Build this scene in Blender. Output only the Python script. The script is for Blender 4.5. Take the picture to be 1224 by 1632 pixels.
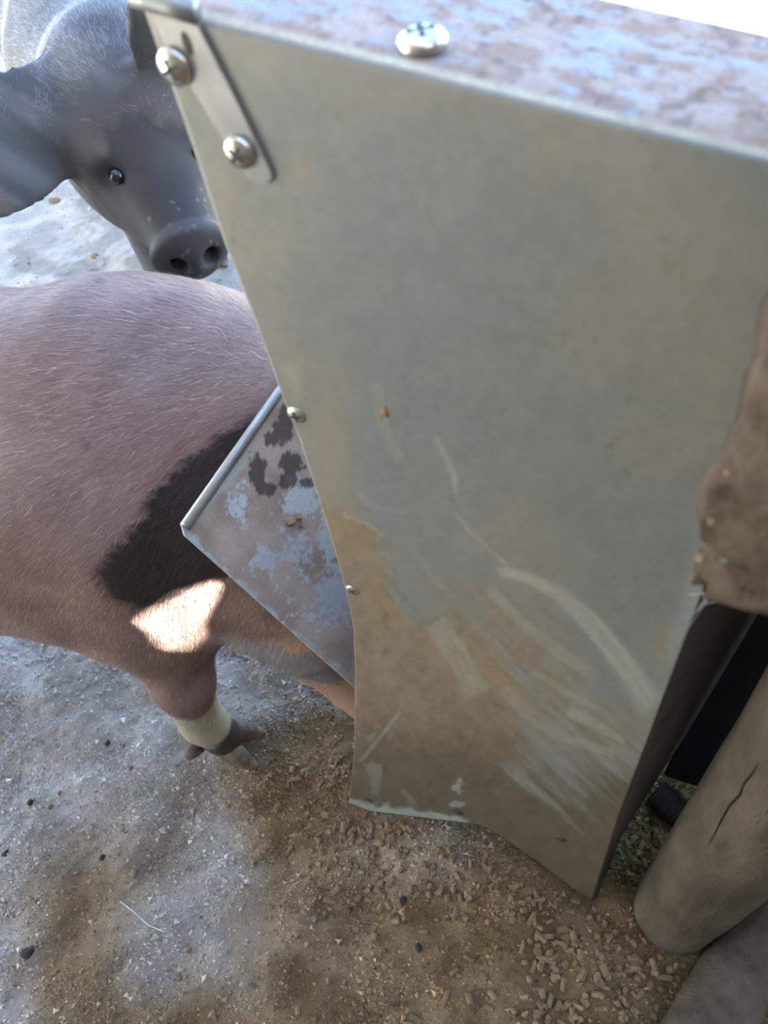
import bpy, bmesh, math, random
import numpy as np
from mathutils import Vector, Matrix

for o in list(bpy.data.objects):
    bpy.data.objects.remove(o, do_unlink=True)
scene = bpy.context.scene
col = scene.collection
rng = np.random.default_rng(7)
random.seed(7)

# ------------------------------------------------------------------ camera
FPX = 1200.0
RC = np.array([[0.91606552, 0.38408543, -0.12333895],
               [0.22930159, -0.74773994, -0.62414358],
               [-0.33194992, 0.54342374, -0.77151299]])     # rows: right, down, forward
CAM = 1.25 * np.array([-0.01900655, -0.14915163, 0.63737224])
cd = bpy.data.cameras.new('camera')
cd.sensor_fit = 'HORIZONTAL'
cd.sensor_width = 36.0
cd.lens = 36.0 * FPX / 1224.0
cd.clip_start = 0.01
cd.dof.use_dof = True
cd.dof.focus_distance = 0.62
cd.dof.aperture_fstop = 16.0
cam = bpy.data.objects.new('camera', cd)
col.objects.link(cam)
m3 = np.stack([RC[0], -RC[1], -RC[2]], 1)
mw = Matrix([list(m3[i]) + [CAM[i]] for i in range(3)] + [[0, 0, 0, 1]])
cam.matrix_world = mw
scene.camera = cam

# ------------------------------------------------------------------ sky, sun, exposure
SUN = np.array([-0.25, -0.66, 0.707]); SUN /= np.linalg.norm(SUN)
world = bpy.data.worlds.new('sky'); scene.world = world
world.use_nodes = True
wn = world.node_tree.nodes; wl = world.node_tree.links
sky = wn.new('ShaderNodeTexSky')
sky.sky_type = 'NISHITA'
sky.sun_disc = False
sky.sun_elevation = math.asin(SUN[2])
sky.sun_rotation = math.atan2(SUN[0], SUN[1])
sky.air_density = 0.9; sky.dust_density = 1.2; sky.ozone_density = 1.0
bg = wn['Background']
bg.inputs['Strength'].default_value = 0.60
wl.new(sky.outputs[0], bg.inputs['Color'])
sl = bpy.data.lights.new('sun', 'SUN')
sl.energy = 42.0; sl.angle = math.radians(0.15); sl.color = (1.0, 0.95, 0.87)
so = bpy.data.objects.new('sun', sl); col.objects.link(so)
so.rotation_euler = Vector(-SUN).to_track_quat('-Z', 'Y').to_euler()
so.location = (-1, -2, 5)
vs = scene.view_settings
vs.view_transform = 'Standard'; vs.look = 'None'; vs.gamma = 1.0; vs.use_curve_mapping = False
vs.exposure = 1.4

# ------------------------------------------------------------------ pixel helpers (1224x1632)
def pdir(p):
    return RC.T @ np.array([(p[0] - 612) / FPX, (p[1] - 816) / FPX, 1.0])
def at(p, ax, val):
    v = pdir(p); t = (val - CAM[ax]) / v[ax]
    return CAM + t * v
def on_plane(p, P0, n):
    v = pdir(p); t = np.dot(np.asarray(P0) - CAM, n) / np.dot(v, n)
    return CAM + t * v
def proj(P):
    c = (np.asarray(P, float) - CAM) @ RC.T
    z = np.maximum(c[..., 2], 1e-3)
    return c[..., 0] / z * FPX + 612, c[..., 1] / z * FPX + 816, c[..., 2]

# ------------------------------------------------------------------ numpy noise
def _h(ix, iy, iz, s):
    n = (ix.astype(np.int64) * 374761393 + iy.astype(np.int64) * 668265263 + iz.astype(np.int64) * 2147483647 + s * 974634777) & 0xffffffff
    n = ((n ^ (n >> 13)) * 1274126177) & 0xffffffff
    n = ((n ^ (n >> 16)) * 2246822519) & 0xffffffff
    n = n ^ (n >> 15)
    return (n & 0xffffff) / float(0xffffff)
def vnoise(x, y, s=0):
    x = np.asarray(x, float); y = np.asarray(y, float)
    ix = np.floor(x); iy = np.floor(y); fx = x - ix; fy = y - iy
    fx = fx * fx * (3 - 2 * fx); fy = fy * fy * (3 - 2 * fy)
    z = np.zeros_like(ix)
    a = _h(ix, iy, z, s); b = _h(ix + 1, iy, z, s); c = _h(ix, iy + 1, z, s); d = _h(ix + 1, iy + 1, z, s)
    return (a * (1 - fx) + b * fx) * (1 - fy) + (c * (1 - fx) + d * fx) * fy
def fbm(x, y, s=0, o=4, g=0.5):
    r = 0; a = 1; t = 0
    for i in range(o):
        r = r + a * vnoise(x * 2 ** i + 17.3 * i, y * 2 ** i - 9.1 * i, s + i); t += a; a *= g
    return r / t
def sstep(a, b, x):
    t = np.clip((x - a) / (b - a), 0, 1); return t * t * (3 - 2 * t)
def seg_dist(u, v, pts):
    """distance to a pixel polyline and the run along it (0..1)"""
    best = np.full(np.shape(u), 1e9); run = np.zeros(np.shape(u))
    pts = np.array(pts, float); L = np.r_[0, np.cumsum(np.hypot(*np.diff(pts, axis=0).T))]
    for i in range(len(pts) - 1):
        a = pts[i]; d = pts[i + 1] - a; l2 = d @ d
        t = np.clip(((u - a[0]) * d[0] + (v - a[1]) * d[1]) / l2, 0, 1)
        dd = np.hypot(u - a[0] - t * d[0], v - a[1] - t * d[1])
        k = dd < best
        best = np.where(k, dd, best); run = np.where(k, (L[i] + t * math.sqrt(l2)) / L[-1], run)
    return best, run
def in_poly(u, v, poly):
    poly = np.array(poly, float); inside = np.zeros(np.shape(u), bool)
    n = len(poly)
    for i in range(n):
        x1, y1 = poly[i]; x2, y2 = poly[(i + 1) % n]
        c = ((y1 > v) != (y2 > v)) & (u < (x2 - x1) * (v - y1) / (y2 - y1 + 1e-12) + x1)
        inside ^= c
    return inside
def blob(u, v, cx, cy, rx, ry, p=1.0):
    return np.exp(-(((u - cx) / rx) ** 2 + ((v - cy) / ry) ** 2) * p)
def lerp(a, b, t):
    t = np.asarray(t)[..., None]
    return np.asarray(a) * (1 - t) + np.asarray(b) * t

# ------------------------------------------------------------------ mesh helpers
def link(name, me, mat=None, parent=None):
    o = bpy.data.objects.new(name, me); col.objects.link(o)
    if mat is not None and me is not None: me.materials.append(mat)
    if parent is not None: o.parent = parent
    return o
def empty(name, loc=(0, 0, 0)):
    o = bpy.data.objects.new(name, None); col.objects.link(o)
    o.location = loc; o.empty_display_size = 0.05
    return o
def tag(o, label, cat=None, group=None, kind=None):
    o['label'] = label
    if cat: o['category'] = cat
    if group: o['group'] = group
    if kind: o['kind'] = kind
    return o
def mesh_np(name, V, F, smooth=True, colors=None, mask=None):
    """V (n,3); F (m,k) all k-gons"""
    V = np.asarray(V, np.float32); F = np.asarray(F, np.int32)
    me = bpy.data.meshes.new(name)
    me.vertices.add(len(V)); me.vertices.foreach_set('co', V.ravel())
    k = F.shape[1]
    me.loops.add(F.size); me.loops.foreach_set('vertex_index', F.ravel())
    me.polygons.add(len(F))
    me.polygons.foreach_set('loop_start', np.arange(0, F.size, k, dtype=np.int32))
    me.polygons.foreach_set('loop_total', np.full(len(F), k, np.int32))
    me.polygons.foreach_set('use_smooth', np.full(len(F), smooth, bool))
    me.update(calc_edges=True)
    if colors is not None:
        a = me.color_attributes.new('Col', 'FLOAT_COLOR', 'POINT')
        c = np.ones((len(V), 4), np.float32); c[:, :3] = colors
        a.data.foreach_set('color', c.ravel())
    if mask is not None:
        a = me.attributes.new('Mask', 'FLOAT', 'POINT')
        a.data.foreach_set('value', np.asarray(mask, np.float32).ravel())
    return me
def grid_faces(nu, nv):
    i = np.arange(nv * nu).reshape(nv, nu)
    return np.stack([i[:-1, :-1], i[:-1, 1:], i[1:, 1:], i[1:, :-1]], -1).reshape(-1, 4)
def resample(pts, n):
    pts = np.array(pts, float); L = np.r_[0, np.cumsum(np.linalg.norm(np.diff(pts, axis=0), axis=1))]
    s = np.linspace(0, L[-1], n)
    return np.stack([np.interp(s, L, pts[:, k]) for k in range(pts.shape[1])], 1)
def coons(bottom, top, left, right, nu, nv):
    b = bottom if len(bottom) == nu else resample(bottom, nu); t = top if len(top) == nu else resample(top, nu); l = resample(left, nv); r = resample(right, nv)
    ub = np.linalg.norm(b - b[0], axis=1); ub = ub / ub[-1] if len(bottom) == nu else np.linspace(0, 1, nu)
    u = ub[None, :, None]; v = np.linspace(0, 1, nv)[:, None, None]
    P = (1 - v) * b[None] + v * t[None] + (1 - u) * l[:, None] + u * r[:, None]
    P -= (1 - u) * (1 - v) * b[0] + u * (1 - v) * b[-1] + (1 - u) * v * t[0] + u * v * t[-1]
    return P.reshape(-1, 3)
def solid(o, th, off=0.0):
    m = o.modifiers.new('thickness', 'SOLIDIFY'); m.thickness = th; m.offset = off
    return o
def bm_obj(name, bm, mat, parent=None, smooth=True):
    me = bpy.data.meshes.new(name); bm.normal_update(); bm.to_mesh(me); bm.free()
    for p in me.polygons: p.use_smooth = smooth
    return link(name, me, mat, parent)
def prism_poly(pts3, normal, th):
    """polygon (3d points) extruded by th along normal -> bmesh"""
    bm = bmesh.new()
    vs_ = [bm.verts.new(p) for p in pts3]
    f = bm.faces.new(vs_)
    r = bmesh.ops.extrude_face_region(bm, geom=[f])
    n = Vector(normal) * th
    bmesh.ops.translate(bm, vec=n, verts=[e for e in r['geom'] if isinstance(e, bmesh.types.BMVert)])
    bmesh.ops.recalc_face_normals(bm, faces=bm.faces)
    return bm
def tube(path, rad, nseg=10, caps=True):
    path = np.array(path, float); n = len(path)
    rad = np.broadcast_to(np.asarray(rad, float), (n,))
    T = np.gradient(path, axis=0); T /= np.linalg.norm(T, axis=1)[:, None] + 1e-12
    ref = np.array([0, 0, 1.0]) if abs(T[0] @ np.array([0, 0, 1.0])) < 0.9 else np.array([1.0, 0, 0])
    V = []
    for i in range(n):
        a = np.cross(T[i], ref); a /= np.linalg.norm(a); b = np.cross(T[i], a); ref = -np.cross(T[i], a) if False else ref
        ang = np.linspace(0, 2 * np.pi, nseg, endpoint=False)
        V.append(path[i] + rad[i] * (np.cos(ang)[:, None] * a + np.sin(ang)[:, None] * b))
    V = np.concatenate(V)
    F = []
    for i in range(n - 1):
        for j in range(nseg):
            k = (j + 1) % nseg
            F.append((i * nseg + j, i * nseg + k, (i + 1) * nseg + k, (i + 1) * nseg + j))
    F = [tuple(f) for f in F]
    V = V.tolist()
    if caps:
        F.append(tuple(range(nseg))[::-1]); F.append(tuple(range((n - 1) * nseg, n * nseg)))
    return V, F
def tube_obj(name, path, rad, mat, parent=None, nseg=10):
    V, F = tube(path, rad, nseg)
    me = bpy.data.meshes.new(name); me.from_pydata(V, [], F); me.update()
    for p in me.polygons: p.use_smooth = True
    return link(name, me, mat, parent)

# ------------------------------------------------------------------ materials
def mat_new(name):
    m = bpy.data.materials.new(name); m.use_nodes = True
    nt = m.node_tree
    return m, nt, nt.nodes['Principled BSDF']
def ramp(nt, fac, stops):
    r = nt.nodes.new('ShaderNodeValToRGB')
    e = r.color_ramp.elements
    while len(e) > 1: e.remove(e[-1])
    e[0].position = stops[0][0]; e[0].color = (*stops[0][1], 1)
    for p, c in stops[1:]:
        x = e.new(p); x.color = (*c, 1)
    nt.links.new(fac, r.inputs['Fac'])
    return r.outputs['Color']
def noise(nt, scale, detail=4, rough=0.55, coord='Object', stretch=None):
    t = nt.nodes.new('ShaderNodeTexCoord'); n = nt.nodes.new('ShaderNodeTexNoise')
    n.inputs['Scale'].default_value = scale; n.inputs['Detail'].default_value = detail; n.inputs['Roughness'].default_value = rough
    src = t.outputs[coord]
    if stretch:
        mp = nt.nodes.new('ShaderNodeMapping'); mp.inputs['Scale'].default_value = stretch
        nt.links.new(src, mp.inputs['Vector']); src = mp.outputs['Vector']
    nt.links.new(src, n.inputs['Vector'])
    return n.outputs['Fac']
def bump(nt, b, h, strength, dist):
    n = nt.nodes.new('ShaderNodeBump'); n.inputs['Strength'].default_value = strength; n.inputs['Distance'].default_value = dist
    nt.links.new(h, n.inputs['Height']); nt.links.new(n.outputs['Normal'], b.inputs['Normal'])
def noise_mat(name, c0, c1, scale, rough=0.8, metallic=0.0, bstr=0.3, bdist=0.002, spec=0.3, stretch=None, detail=6):
    m, nt, b = mat_new(name)
    n = noise(nt, scale, detail, 0.6, stretch=stretch)
    nt.links.new(ramp(nt, n, [(0.3, c0), (0.7, c1)]), b.inputs['Base Color'])
    b.inputs['Roughness'].default_value = rough; b.inputs['Metallic'].default_value = metallic
    b.inputs['Specular IOR Level'].default_value = spec
    if bstr: bump(nt, b, n, bstr, bdist)
    return m
def attr_mat(name, jitter=0.12, jscale=400, rough=(0.85, 0.4), metallic=(0.0, 0.6), bstr=0.2, bdist=0.0006, spec=0.3, sheen=0.0):
    """base colour from the painted 'Col' attribute times fine noise; 'Mask' 1 = clean metal"""
    m, nt, b = mat_new(name)
    L = nt.links
    a = nt.nodes.new('ShaderNodeAttribute'); a.attribute_name = 'Col'
    k = nt.nodes.new('ShaderNodeAttribute'); k.attribute_name = 'Mask'
    n = noise(nt, jscale, 4, 0.6)
    mr = nt.nodes.new('ShaderNodeMapRange'); L.new(n, mr.inputs['Value'])
    mr.inputs['From Min'].default_value = 0.25; mr.inputs['From Max'].default_value = 0.75
    mr.inputs['To Min'].default_value = 1 - jitter; mr.inputs['To Max'].default_value = 1 + jitter
    mx = nt.nodes.new('ShaderNodeVectorMath'); mx.operation = 'SCALE'
    L.new(a.outputs['Color'], mx.inputs[0]); L.new(mr.outputs[0], mx.inputs['Scale'])
    L.new(mx.outputs[0], b.inputs['Base Color'])
    for nm, (lo, hi) in (('Roughness', rough), ('Metallic', metallic)):
        q = nt.nodes.new('ShaderNodeMapRange'); L.new(k.outputs['Fac'], q.inputs['Value'])
        q.inputs['To Min'].default_value = lo; q.inputs['To Max'].default_value = hi
        L.new(q.outputs[0], b.inputs[nm])
    b.inputs['Specular IOR Level'].default_value = spec
    if sheen:
        b.inputs['Sheen Weight'].default_value = sheen; b.inputs['Sheen Roughness'].default_value = 0.4
    bump(nt, b, n, bstr, bdist)
    return m
M = {}
M['panel'] = attr_mat('galvanised_panel', 0.07, 260, (0.8, 0.5), (0.0, 0.55), 0.12, 0.0003, 0.3)
M['lid'] = attr_mat('dusty_metal', 0.18, 700, (0.8, 0.5), (0.0, 0.75), 0.35, 0.0005, 0.35)
M['galv'] = noise_mat('galvanised_steel', (0.30, 0.31, 0.30), (0.42, 0.43, 0.41), 60, 0.45, 0.7, 0.05, 0.0003, 0.4)
M['galv_dark'] = noise_mat('shade_dark_galvanised_steel', (0.055, 0.052, 0.046), (0.10, 0.096, 0.085), 40, 0.6, 0.3, 0.05, 0.0005, 0.3)  # the rear flange's shade is painted into this dark tone
M['zinc'] = noise_mat('bright_zinc', (0.55, 0.54, 0.48), (0.75, 0.74, 0.68), 150, 0.22, 1.0, 0.05, 0.0003, 0.5)
M['zinc_dull'] = noise_mat('dull_zinc', (0.40, 0.37, 0.30), (0.58, 0.55, 0.47), 250, 0.4, 0.8, 0.15, 0.0004, 0.5)
M['recess'] = noise_mat('screw_recess', (0.05, 0.05, 0.045), (0.10, 0.095, 0.085), 300, 0.5, 0.6, 0.0)
M['wood'] = noise_mat('weathered_dusty_wood', (0.055, 0.044, 0.031), (0.145, 0.116, 0.086), 38, 0.9, 0, 1.0, 0.006, 0.15, stretch=(1, 1, 0.3), detail=12)
M['rail'] = noise_mat('mud_caked_wood', (0.065, 0.047, 0.033), (0.19, 0.145, 0.105), 75, 0.95, 0, 1.0, 0.007, 0.1, detail=10)
M['crack'] = noise_mat('wood_crack', (0.012, 0.009, 0.007), (0.025, 0.02, 0.015), 100, 1.0, 0, 0.0)
M['black'] = noise_mat('void_black', (0.006, 0.006, 0.007), (0.014, 0.014, 0.015), 30, 0.75, 0, 0.1, 0.001, 0.2)
M['hose'] = noise_mat('ribbed_hose', (0.03, 0.033, 0.028), (0.06, 0.06, 0.05), 60, 0.7, 0, 0.1, 0.001, 0.3)
M['soil'] = attr_mat('dusty_soil', 0.22, 420, (0.95, 0.9), (0, 0), 0.8, 0.0022, 0.12)
M['grain'] = attr_mat('soil_crumbs', 0.15, 900, (0.9, 0.8), (0, 0), 0.3, 0.0005, 0.2)
M['pellet'] = noise_mat('feed_pellet', (0.135, 0.092, 0.048), (0.29, 0.208, 0.118), 130, 0.9, 0, 0.5, 0.0008, 0.15)
M['hide'] = attr_mat('pig_hide', 0.10, 500, (0.62, 0.62), (0, 0), 0.35, 0.0008, 0.25, 0.0)
M['hair'] = attr_mat('pig_hair', 0.0, 100, (0.45, 0.45), (0, 0), 0.0, 0.0001, 0.4)
M['hoof'] = noise_mat('horn_hoof', (0.05, 0.036, 0.028), (0.27, 0.19, 0.135), 70, 0.65, 0, 0.3, 0.0008, 0.3)
M['eye'] = noise_mat('dark_eye', (0.008, 0.006, 0.005), (0.016, 0.012, 0.01), 60, 0.08, 0, 0, spec=0.6)
M['straw'] = noise_mat('dry_straw', (0.46, 0.43, 0.36), (0.62, 0.60, 0.53), 90, 0.8, 0, 0.0)
M['mud'] = noise_mat('dried_mud', (0.20, 0.13, 0.07), (0.36, 0.25, 0.14), 300, 0.95, 0, 0.6, 0.001)
M['stone'] = noise_mat('dark_pebble', (0.02, 0.019, 0.018), (0.06, 0.055, 0.05), 120, 0.8, 0, 0.4, 0.001)
M['roof'] = noise_mat('corrugated_roof', (0.30, 0.29, 0.27), (0.42, 0.41, 0.38), 3, 0.7, 0.2, 0.0)
M['shade_wall'] = noise_mat('shade_wall_boards', (0.13, 0.11, 0.09), (0.22, 0.19, 0.16), 4, 0.9, 0, 0.0)
M['cob'] = noise_mat('cobweb_thread', (0.30, 0.29, 0.27), (0.42, 0.41, 0.39), 100, 0.8, 0, 0.0)

# ------------------------------------------------------------------ ground (setting)
def ground_z(x, y, fine=True):
    x = np.asarray(x, float); y = np.asarray(y, float)
    near = np.exp(-((x + 0.4) ** 2 + (y - 0.3) ** 2) / 2.5)
    z = (fbm(x * 7 + 3, y * 7, 11, 3) - 0.5) * 0.030
    z += (fbm(x * 24, y * 24, 21, 3) - 0.5) * 0.013
    if fine:
        z += (fbm(x * 110, y * 110, 31, 3, 0.7) - 0.5) * 0.0075 * (0.4 + 0.6 * near)
    # feed heaped along the foot of the feeder, kept low at the feet of things
    z += 0.030 * np.exp(-(((x + 0.10) / 0.09) ** 2 + ((y + 0.012) / 0.05) ** 2))
    flat = np.exp(-(((x + 0.40) / 0.05) ** 2 + ((y - 0.02) / 0.05) ** 2)) + np.exp(-(((x) / 0.03) ** 2 + (y / 0.03) ** 2))
    z = z * (1 - 0.8 * np.clip(flat, 0, 1))
    return z - 0.004
def soil_color(x, y):
    """grey dust away from the feeder, yellow-brown feed meal trodden in beside it"""
    n = fbm(x * 6, y * 6, 41, 4)
    u, v, w = proj(np.stack([x, y, np.zeros_like(x)], -1))
    feed = sstep(-0.56, -0.20, x + 0.6 * (n - 0.5) - 0.25 * np.maximum(y, 0) + 0.55 * np.maximum(-y - 0.08, 0)) * (1 - sstep(0.3, 0.7, y))
    feed = np.maximum(feed, 0.9 * np.exp(-((x + 0.1) / 0.22) ** 2 - ((y + 0.10) / 0.16) ** 2))
    grey = lerp((0.44, 0.415, 0.37), (0.59, 0.56, 0.51), sstep(0.35, 0.65, fbm(x * 22, y * 22, 43, 3)))
    brown = lerp((0.185, 0.122, 0.060), (0.285, 0.198, 0.105), sstep(0.35, 0.65, fbm(x * 30, y * 30, 45, 3)))
    c = grey * (1 - feed[..., None]) + brown * feed[..., None]
    moist = sstep(0.56, 0.70, fbm(x * 9 + 4, y * 9, 47, 4))
    c = c * (1 - 0.18 * moist[..., None])
    return c
def axis(lo, hi, step, far):
    a = list(np.arange(lo, hi + 1e-9, step)); s = step
    while a[-1] < far: s *= 1.16; a.append(a[-1] + s)
    s = step; b = []
    q = lo
    while q > -far: s *= 1.16; q -= s; b.append(q)
    return np.array(b[::-1] + a)
gx = axis(-1.35, 0.26, 0.0044, 14); gy = axis(-0.46, 1.0, 0.0044, 14)
GX, GY = np.meshgrid(gx, gy)
GZ = ground_z(GX, GY)
far_ = np.maximum(np.abs(GX + 0.4), np.abs(GY - 0.3))
GZ = np.where(far_ > 3, -0.004, GZ)
gV = np.stack([GX, GY, GZ], -1).reshape(-1, 3)
me = mesh_np('floor', gV, grid_faces(len(gx), len(gy)), True, soil_color(GX, GY).reshape(-1, 3) * 0.85, np.zeros(len(gV)))
floor = link('floor', me, M['soil']); floor['kind'] = 'structure'; floor['label'] = 'dusty bare dirt floor of the pig pen with trodden feed'

# ------------------------------------------------------------------ unseen roof, its edge and gap shaped to throw the shade and one sunbeam
ROOF_Z = 2.1
def build_roof(hole):
    bm = bmesh.new()
    outer = [(-6, -2.6), (3, -2.6), (3, -2.1), (-6, 2.4)]
    def ring(pts):
        v = [bm.verts.new((x, y, ROOF_Z)) for x, y in pts]
        return [bm.edges.new((v[i], v[(i + 1) % len(v)])) for i in range(len(v))]
    e = ring(outer) + ring(hole)
    bmesh.ops.triangle_fill(bm, use_beauty=True, use_dissolve=False, edges=e)
    o = bm_obj('shade_roof', bm, M['roof'], None, False)
    o['kind'] = 'structure'; o['label'] = 'unseen sheet metal roof above the pen, shaped to throw shade and one sunbeam'
    return o
PATCH = [(196, 997), (240, 968), (268, 946), (346, 926), (347, 938), (292, 1020), (262, 1046), (242, 1036), (226, 1014)]
def wall(name, x0, x1, y0, y1, label):
    bm = bmesh.new(); bmesh.ops.create_cube(bm, size=1.0)
    bmesh.ops.scale(bm, vec=(x1 - x0, y1 - y0, ROOF_Z), verts=bm.verts)
    bmesh.ops.translate(bm, vec=((x0 + x1) / 2, (y0 + y1) / 2, ROOF_Z / 2 - 0.01), verts=bm.verts)
    o = bm_obj(name, bm, M['shade_wall'], None, False); o['kind'] = 'structure'; o['label'] = label
wall('shade_wall_back', -2.2, 2.4, -2.20, -2.1, 'unseen wall added to block light from behind the camera')  # unseen, added to cut the light from behind the camera
wall('shade_wall_right', 1.4, 1.5, -2.1, 0.25, 'unseen side wall added to block light from the right')  # unseen, added to cut the light from the right

# ------------------------------------------------------------------ feeder
W = 0.36                                  # feeder width (away from the camera)
FD = empty('pig_feeder', (0, 0, 0))
tag(FD, 'tall galvanised steel pig feeder smeared with mud beside the wooden post', 'feeder')
FRONT_PX = [(557, 1285), (561, 1240), (565, 1200), (567, 1130), (567, 1060), (565, 1000), (558, 960), (548, 920), (525, 838), (500, 760), (478, 692), (455, 636), (412, 513), (363, 388), (300, 196), (232, 5)]
front = np.array([at(p, 1, 0.0) for p in FRONT_PX])
top = np.array([front[-1], at((322, 31), 1, 0), at((1212, 250), 1, 0)])
d = top[2] - top[1]; top = np.vstack([top, top[1] + d * (0 - top[1][0]) / d[0]])
bottom = np.array([at(p, 1, 0) for p in [(557, 1285), (600, 1292), (700, 1304), (762, 1311), (776, 1316), (800, 1331), (860, 1372), (945, 1437)]])
bottom[-1][0] = 0.004
right = np.array([bottom[-1], (0.0, 0, 0.25), (0.0, 0, 0.5), top[-1]])
nu, nv = 150, 330
PV = coons(bottom, top, front, right, nu, nv)
u, v, _ = proj(PV)
# paint: clean metal, mud, smears (each with its own shape)
def panel_paint(u, v):
    base = lerp((0.25, 0.264, 0.243), (0.296, 0.293, 0.256), sstep(0.3, 0.7, fbm(u / 210, v / 210, 3, 3)))
    base = base * (0.93 + 0.14 * fbm(u / 30, v / 30, 5, 4))[..., None]
    mask = np.full(u.shape, 0.75)
    # streak coordinates run down to the right
    a = math.radians(43); s = u * math.cos(a) + v * math.sin(a); q = -u * math.sin(a) + v * math.cos(a)
    st = fbm(s / 110, q / 16, 61, 4); st2 = fbm(s / 60, q / 9, 71, 4); cl = fbm(u / 60, v / 60, 81, 5)
    dfront, _ = seg_dist(u, v, FRONT_PX[:11])
    m = 0.95 * sstep(150, 10, dfront) * sstep(640, 960, v)
    m = np.maximum(m, 1.05 * blob(u, v, 670, 1200, 190, 150))
    m = np.maximum(m, 1.0 * blob(u, v, 860, 1370, 150, 120))
    m = np.maximum(m, 0.62 * blob(u, v, 740, 1090, 260, 200))
    m = np.maximum(m, 0.46 * blob(u, v, 950, 1200, 190, 200))
    m = np.maximum(m, 0.75 * sstep(1080, 1330, v))
    m = np.maximum(m, 0.55 * blob(u, v, 1060, 1030, 34, 60))
    mm = sstep(0.30, 0.78, m * (0.42 + 0.62 * st + 0.42 * (cl - 0.5) + 0.3 * (st2 - 0.5)) * 1.75)
    brown = lerp((0.21, 0.155, 0.092), (0.098, 0.070, 0.038), sstep(1080, 1260, v + 120 * (cl - 0.5)))
    brown = brown * (0.62 + 0.76 * fbm(u / 15, v / 15, 87, 5, 0.65))[..., None]
    orange = sstep(0.55, 0.75, st2) * sstep(1300, 1000, v)
    brown = brown * (1 - 0.5 * orange[..., None]) + np.array((0.27, 0.17, 0.09)) * 0.5 * orange[..., None]
    c = base * (1 - 0.9 * mm[..., None]) + brown * 0.9 * mm[..., None]
    mask = mask * (1 - mm)
    # bare hem along the foot, worn bright
    dh, rh = seg_dist(u, v, [(557, 1285), (600, 1292), (700, 1304), (776, 1316)])
    hem = sstep(17, 8, dh + 22 * (fbm(u / 14, v / 14, 95, 4) - 0.5) + 14 * sstep(0.6, 1.0, rh)) * (0.65 + 0.35 * st)
    hem = np.maximum(hem, sstep(0.62, 0.70, fbm(u / 26, v / 26, 91, 4)) * blob(u, v, 590, 1190, 45, 120) * 0.3)
    for (cx, cy, rx, ry) in ((731, 1248, 9, 11), (727, 1278, 14, 6)):
        hem = np.maximum(hem, sstep(0.30, 0.62, blob(u, v, cx, cy, rx, ry, 0.7) + 1.1 * (fbm(u / 7, v / 7, 93, 3) - 0.6)) * 0.6)
    c = lerp(c, (0.36, 0.40, 0.37), np.clip(hem, 0, 1) * 0.85) if False else c * (1 - 0.85 * np.clip(hem, 0, 1)[..., None]) + np.array((0.36, 0.40, 0.37)) * 0.85 * np.clip(hem, 0, 1)[..., None]
    # pale wiped smears
    pale = np.zeros(u.shape)
    def smear(pts, w0, w1, amt, seed, fq=5.0):
        dd, rr = seg_dist(u, v, pts)
        w = w0 + (w1 - w0) * rr
        line = 0.55 + 0.45 * fbm(rr * 3, dd / fq + rr * 2, seed, 3) * 2 - 0.45
        return amt * sstep(w, w * 0.45, dd) * np.clip(line, 0.15, 1) * sstep(0, 0.06, rr) * sstep(1.0, 0.9, rr)
    for pts, w0, w1, amt, sd in (
        ([(785, 902), (840, 915), (890, 940), (940, 985), (990, 1045), (1030, 1105), (1045, 1140)], 9, 30, 0.75, 101),
        ([(694, 688), (712, 722), (724, 752), (731, 792)], 5, 6, 0.7, 103),
        ([(722, 806), (750, 842), (800, 888), (815, 900)], 4, 3, 0.65, 105),
        ([(600, 600), (606, 650), (622, 700), (645, 735)], 12, 10, 0.35, 107),
        ([(545, 815), (590, 832), (618, 855)], 4, 3, 0.5, 109),
        ([(570, 780), (600, 805), (655, 812)], 5, 3, 0.35, 111),
        ([(640, 850), (680, 900), (710, 940)], 5, 5, 0.25, 112),
        ([(690, 985), (730, 1040), (765, 1110)], 24, 30, 0.42, 113),
        ([(775, 930), (830, 985), (900, 1040), (960, 1080)], 10, 14, 0.30, 115),
        ([(905, 1128), (950, 1150), (1000, 1180)], 14, 6, 0.5, 117),
        ([(870, 1165), (930, 1180), (985, 1200)], 8, 10, 0.4, 119),
        ([(850, 1065), (905, 1100), (960, 1130)], 8, 5, 0.35, 121),
        ([(800, 1090), (860, 1150), (940, 1190)], 16, 10, 0.3, 123),
        ([(455, 575), (470, 600), (482, 640)], 14, 10, 0.4, 125),
        ([(640, 1130), (600, 1180), (572, 1215)], 5, 4, 0.4, 127)):
        pale = np.maximum(pale, smear(pts, w0, w1, amt, sd))
    c = c * (1 - pale[..., None]) + np.array((0.44, 0.44, 0.36)) * pale[..., None]
    mask = mask * (1 - 0.7 * pale)
    # faint ochre splashes on the clean metal
    oc = 0.30 * blob(u, v, 484, 266, 18, 30) + 0.35 * blob(u, v, 366, 305, 14, 24) + 0.2 * blob(u, v, 470, 595, 20, 30) + 0.14 * blob(u, v, 870, 240, 30, 60)
    oc = oc * (0.4 + 1.0 * cl)
    # pinkish haze of dust near the front edge
    oc = np.maximum(oc, 0.30 * blob(u, v, 530, 720, 34, 120))
    c = c * (1 - oc[..., None]) + np.array((0.50, 0.36, 0.20)) * oc[..., None]
    # little dark specks
    sp = sstep(0.80, 0.86, vnoise(u / 4.5, v / 4.5, 131)) * sstep(0.55, 0.75, fbm(u / 90, v / 90, 133, 2)) * 0.22
    c = c * (1 - sp[..., None]) + np.array((0.16, 0.09, 0.05)) * sp[..., None]
    # worn lighter strip on the rear edge
    e = sstep(34, 8, seg_dist(u, v, [(945, 1437), (1110, 950), (1224, 600)])[0]) * sstep(1150, 900, v) * 0.5
    c = c * (1 - e[..., None]) + np.array((0.40, 0.44, 0.43)) * e[..., None]
    return c, np.clip(mask, 0, 1)
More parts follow.
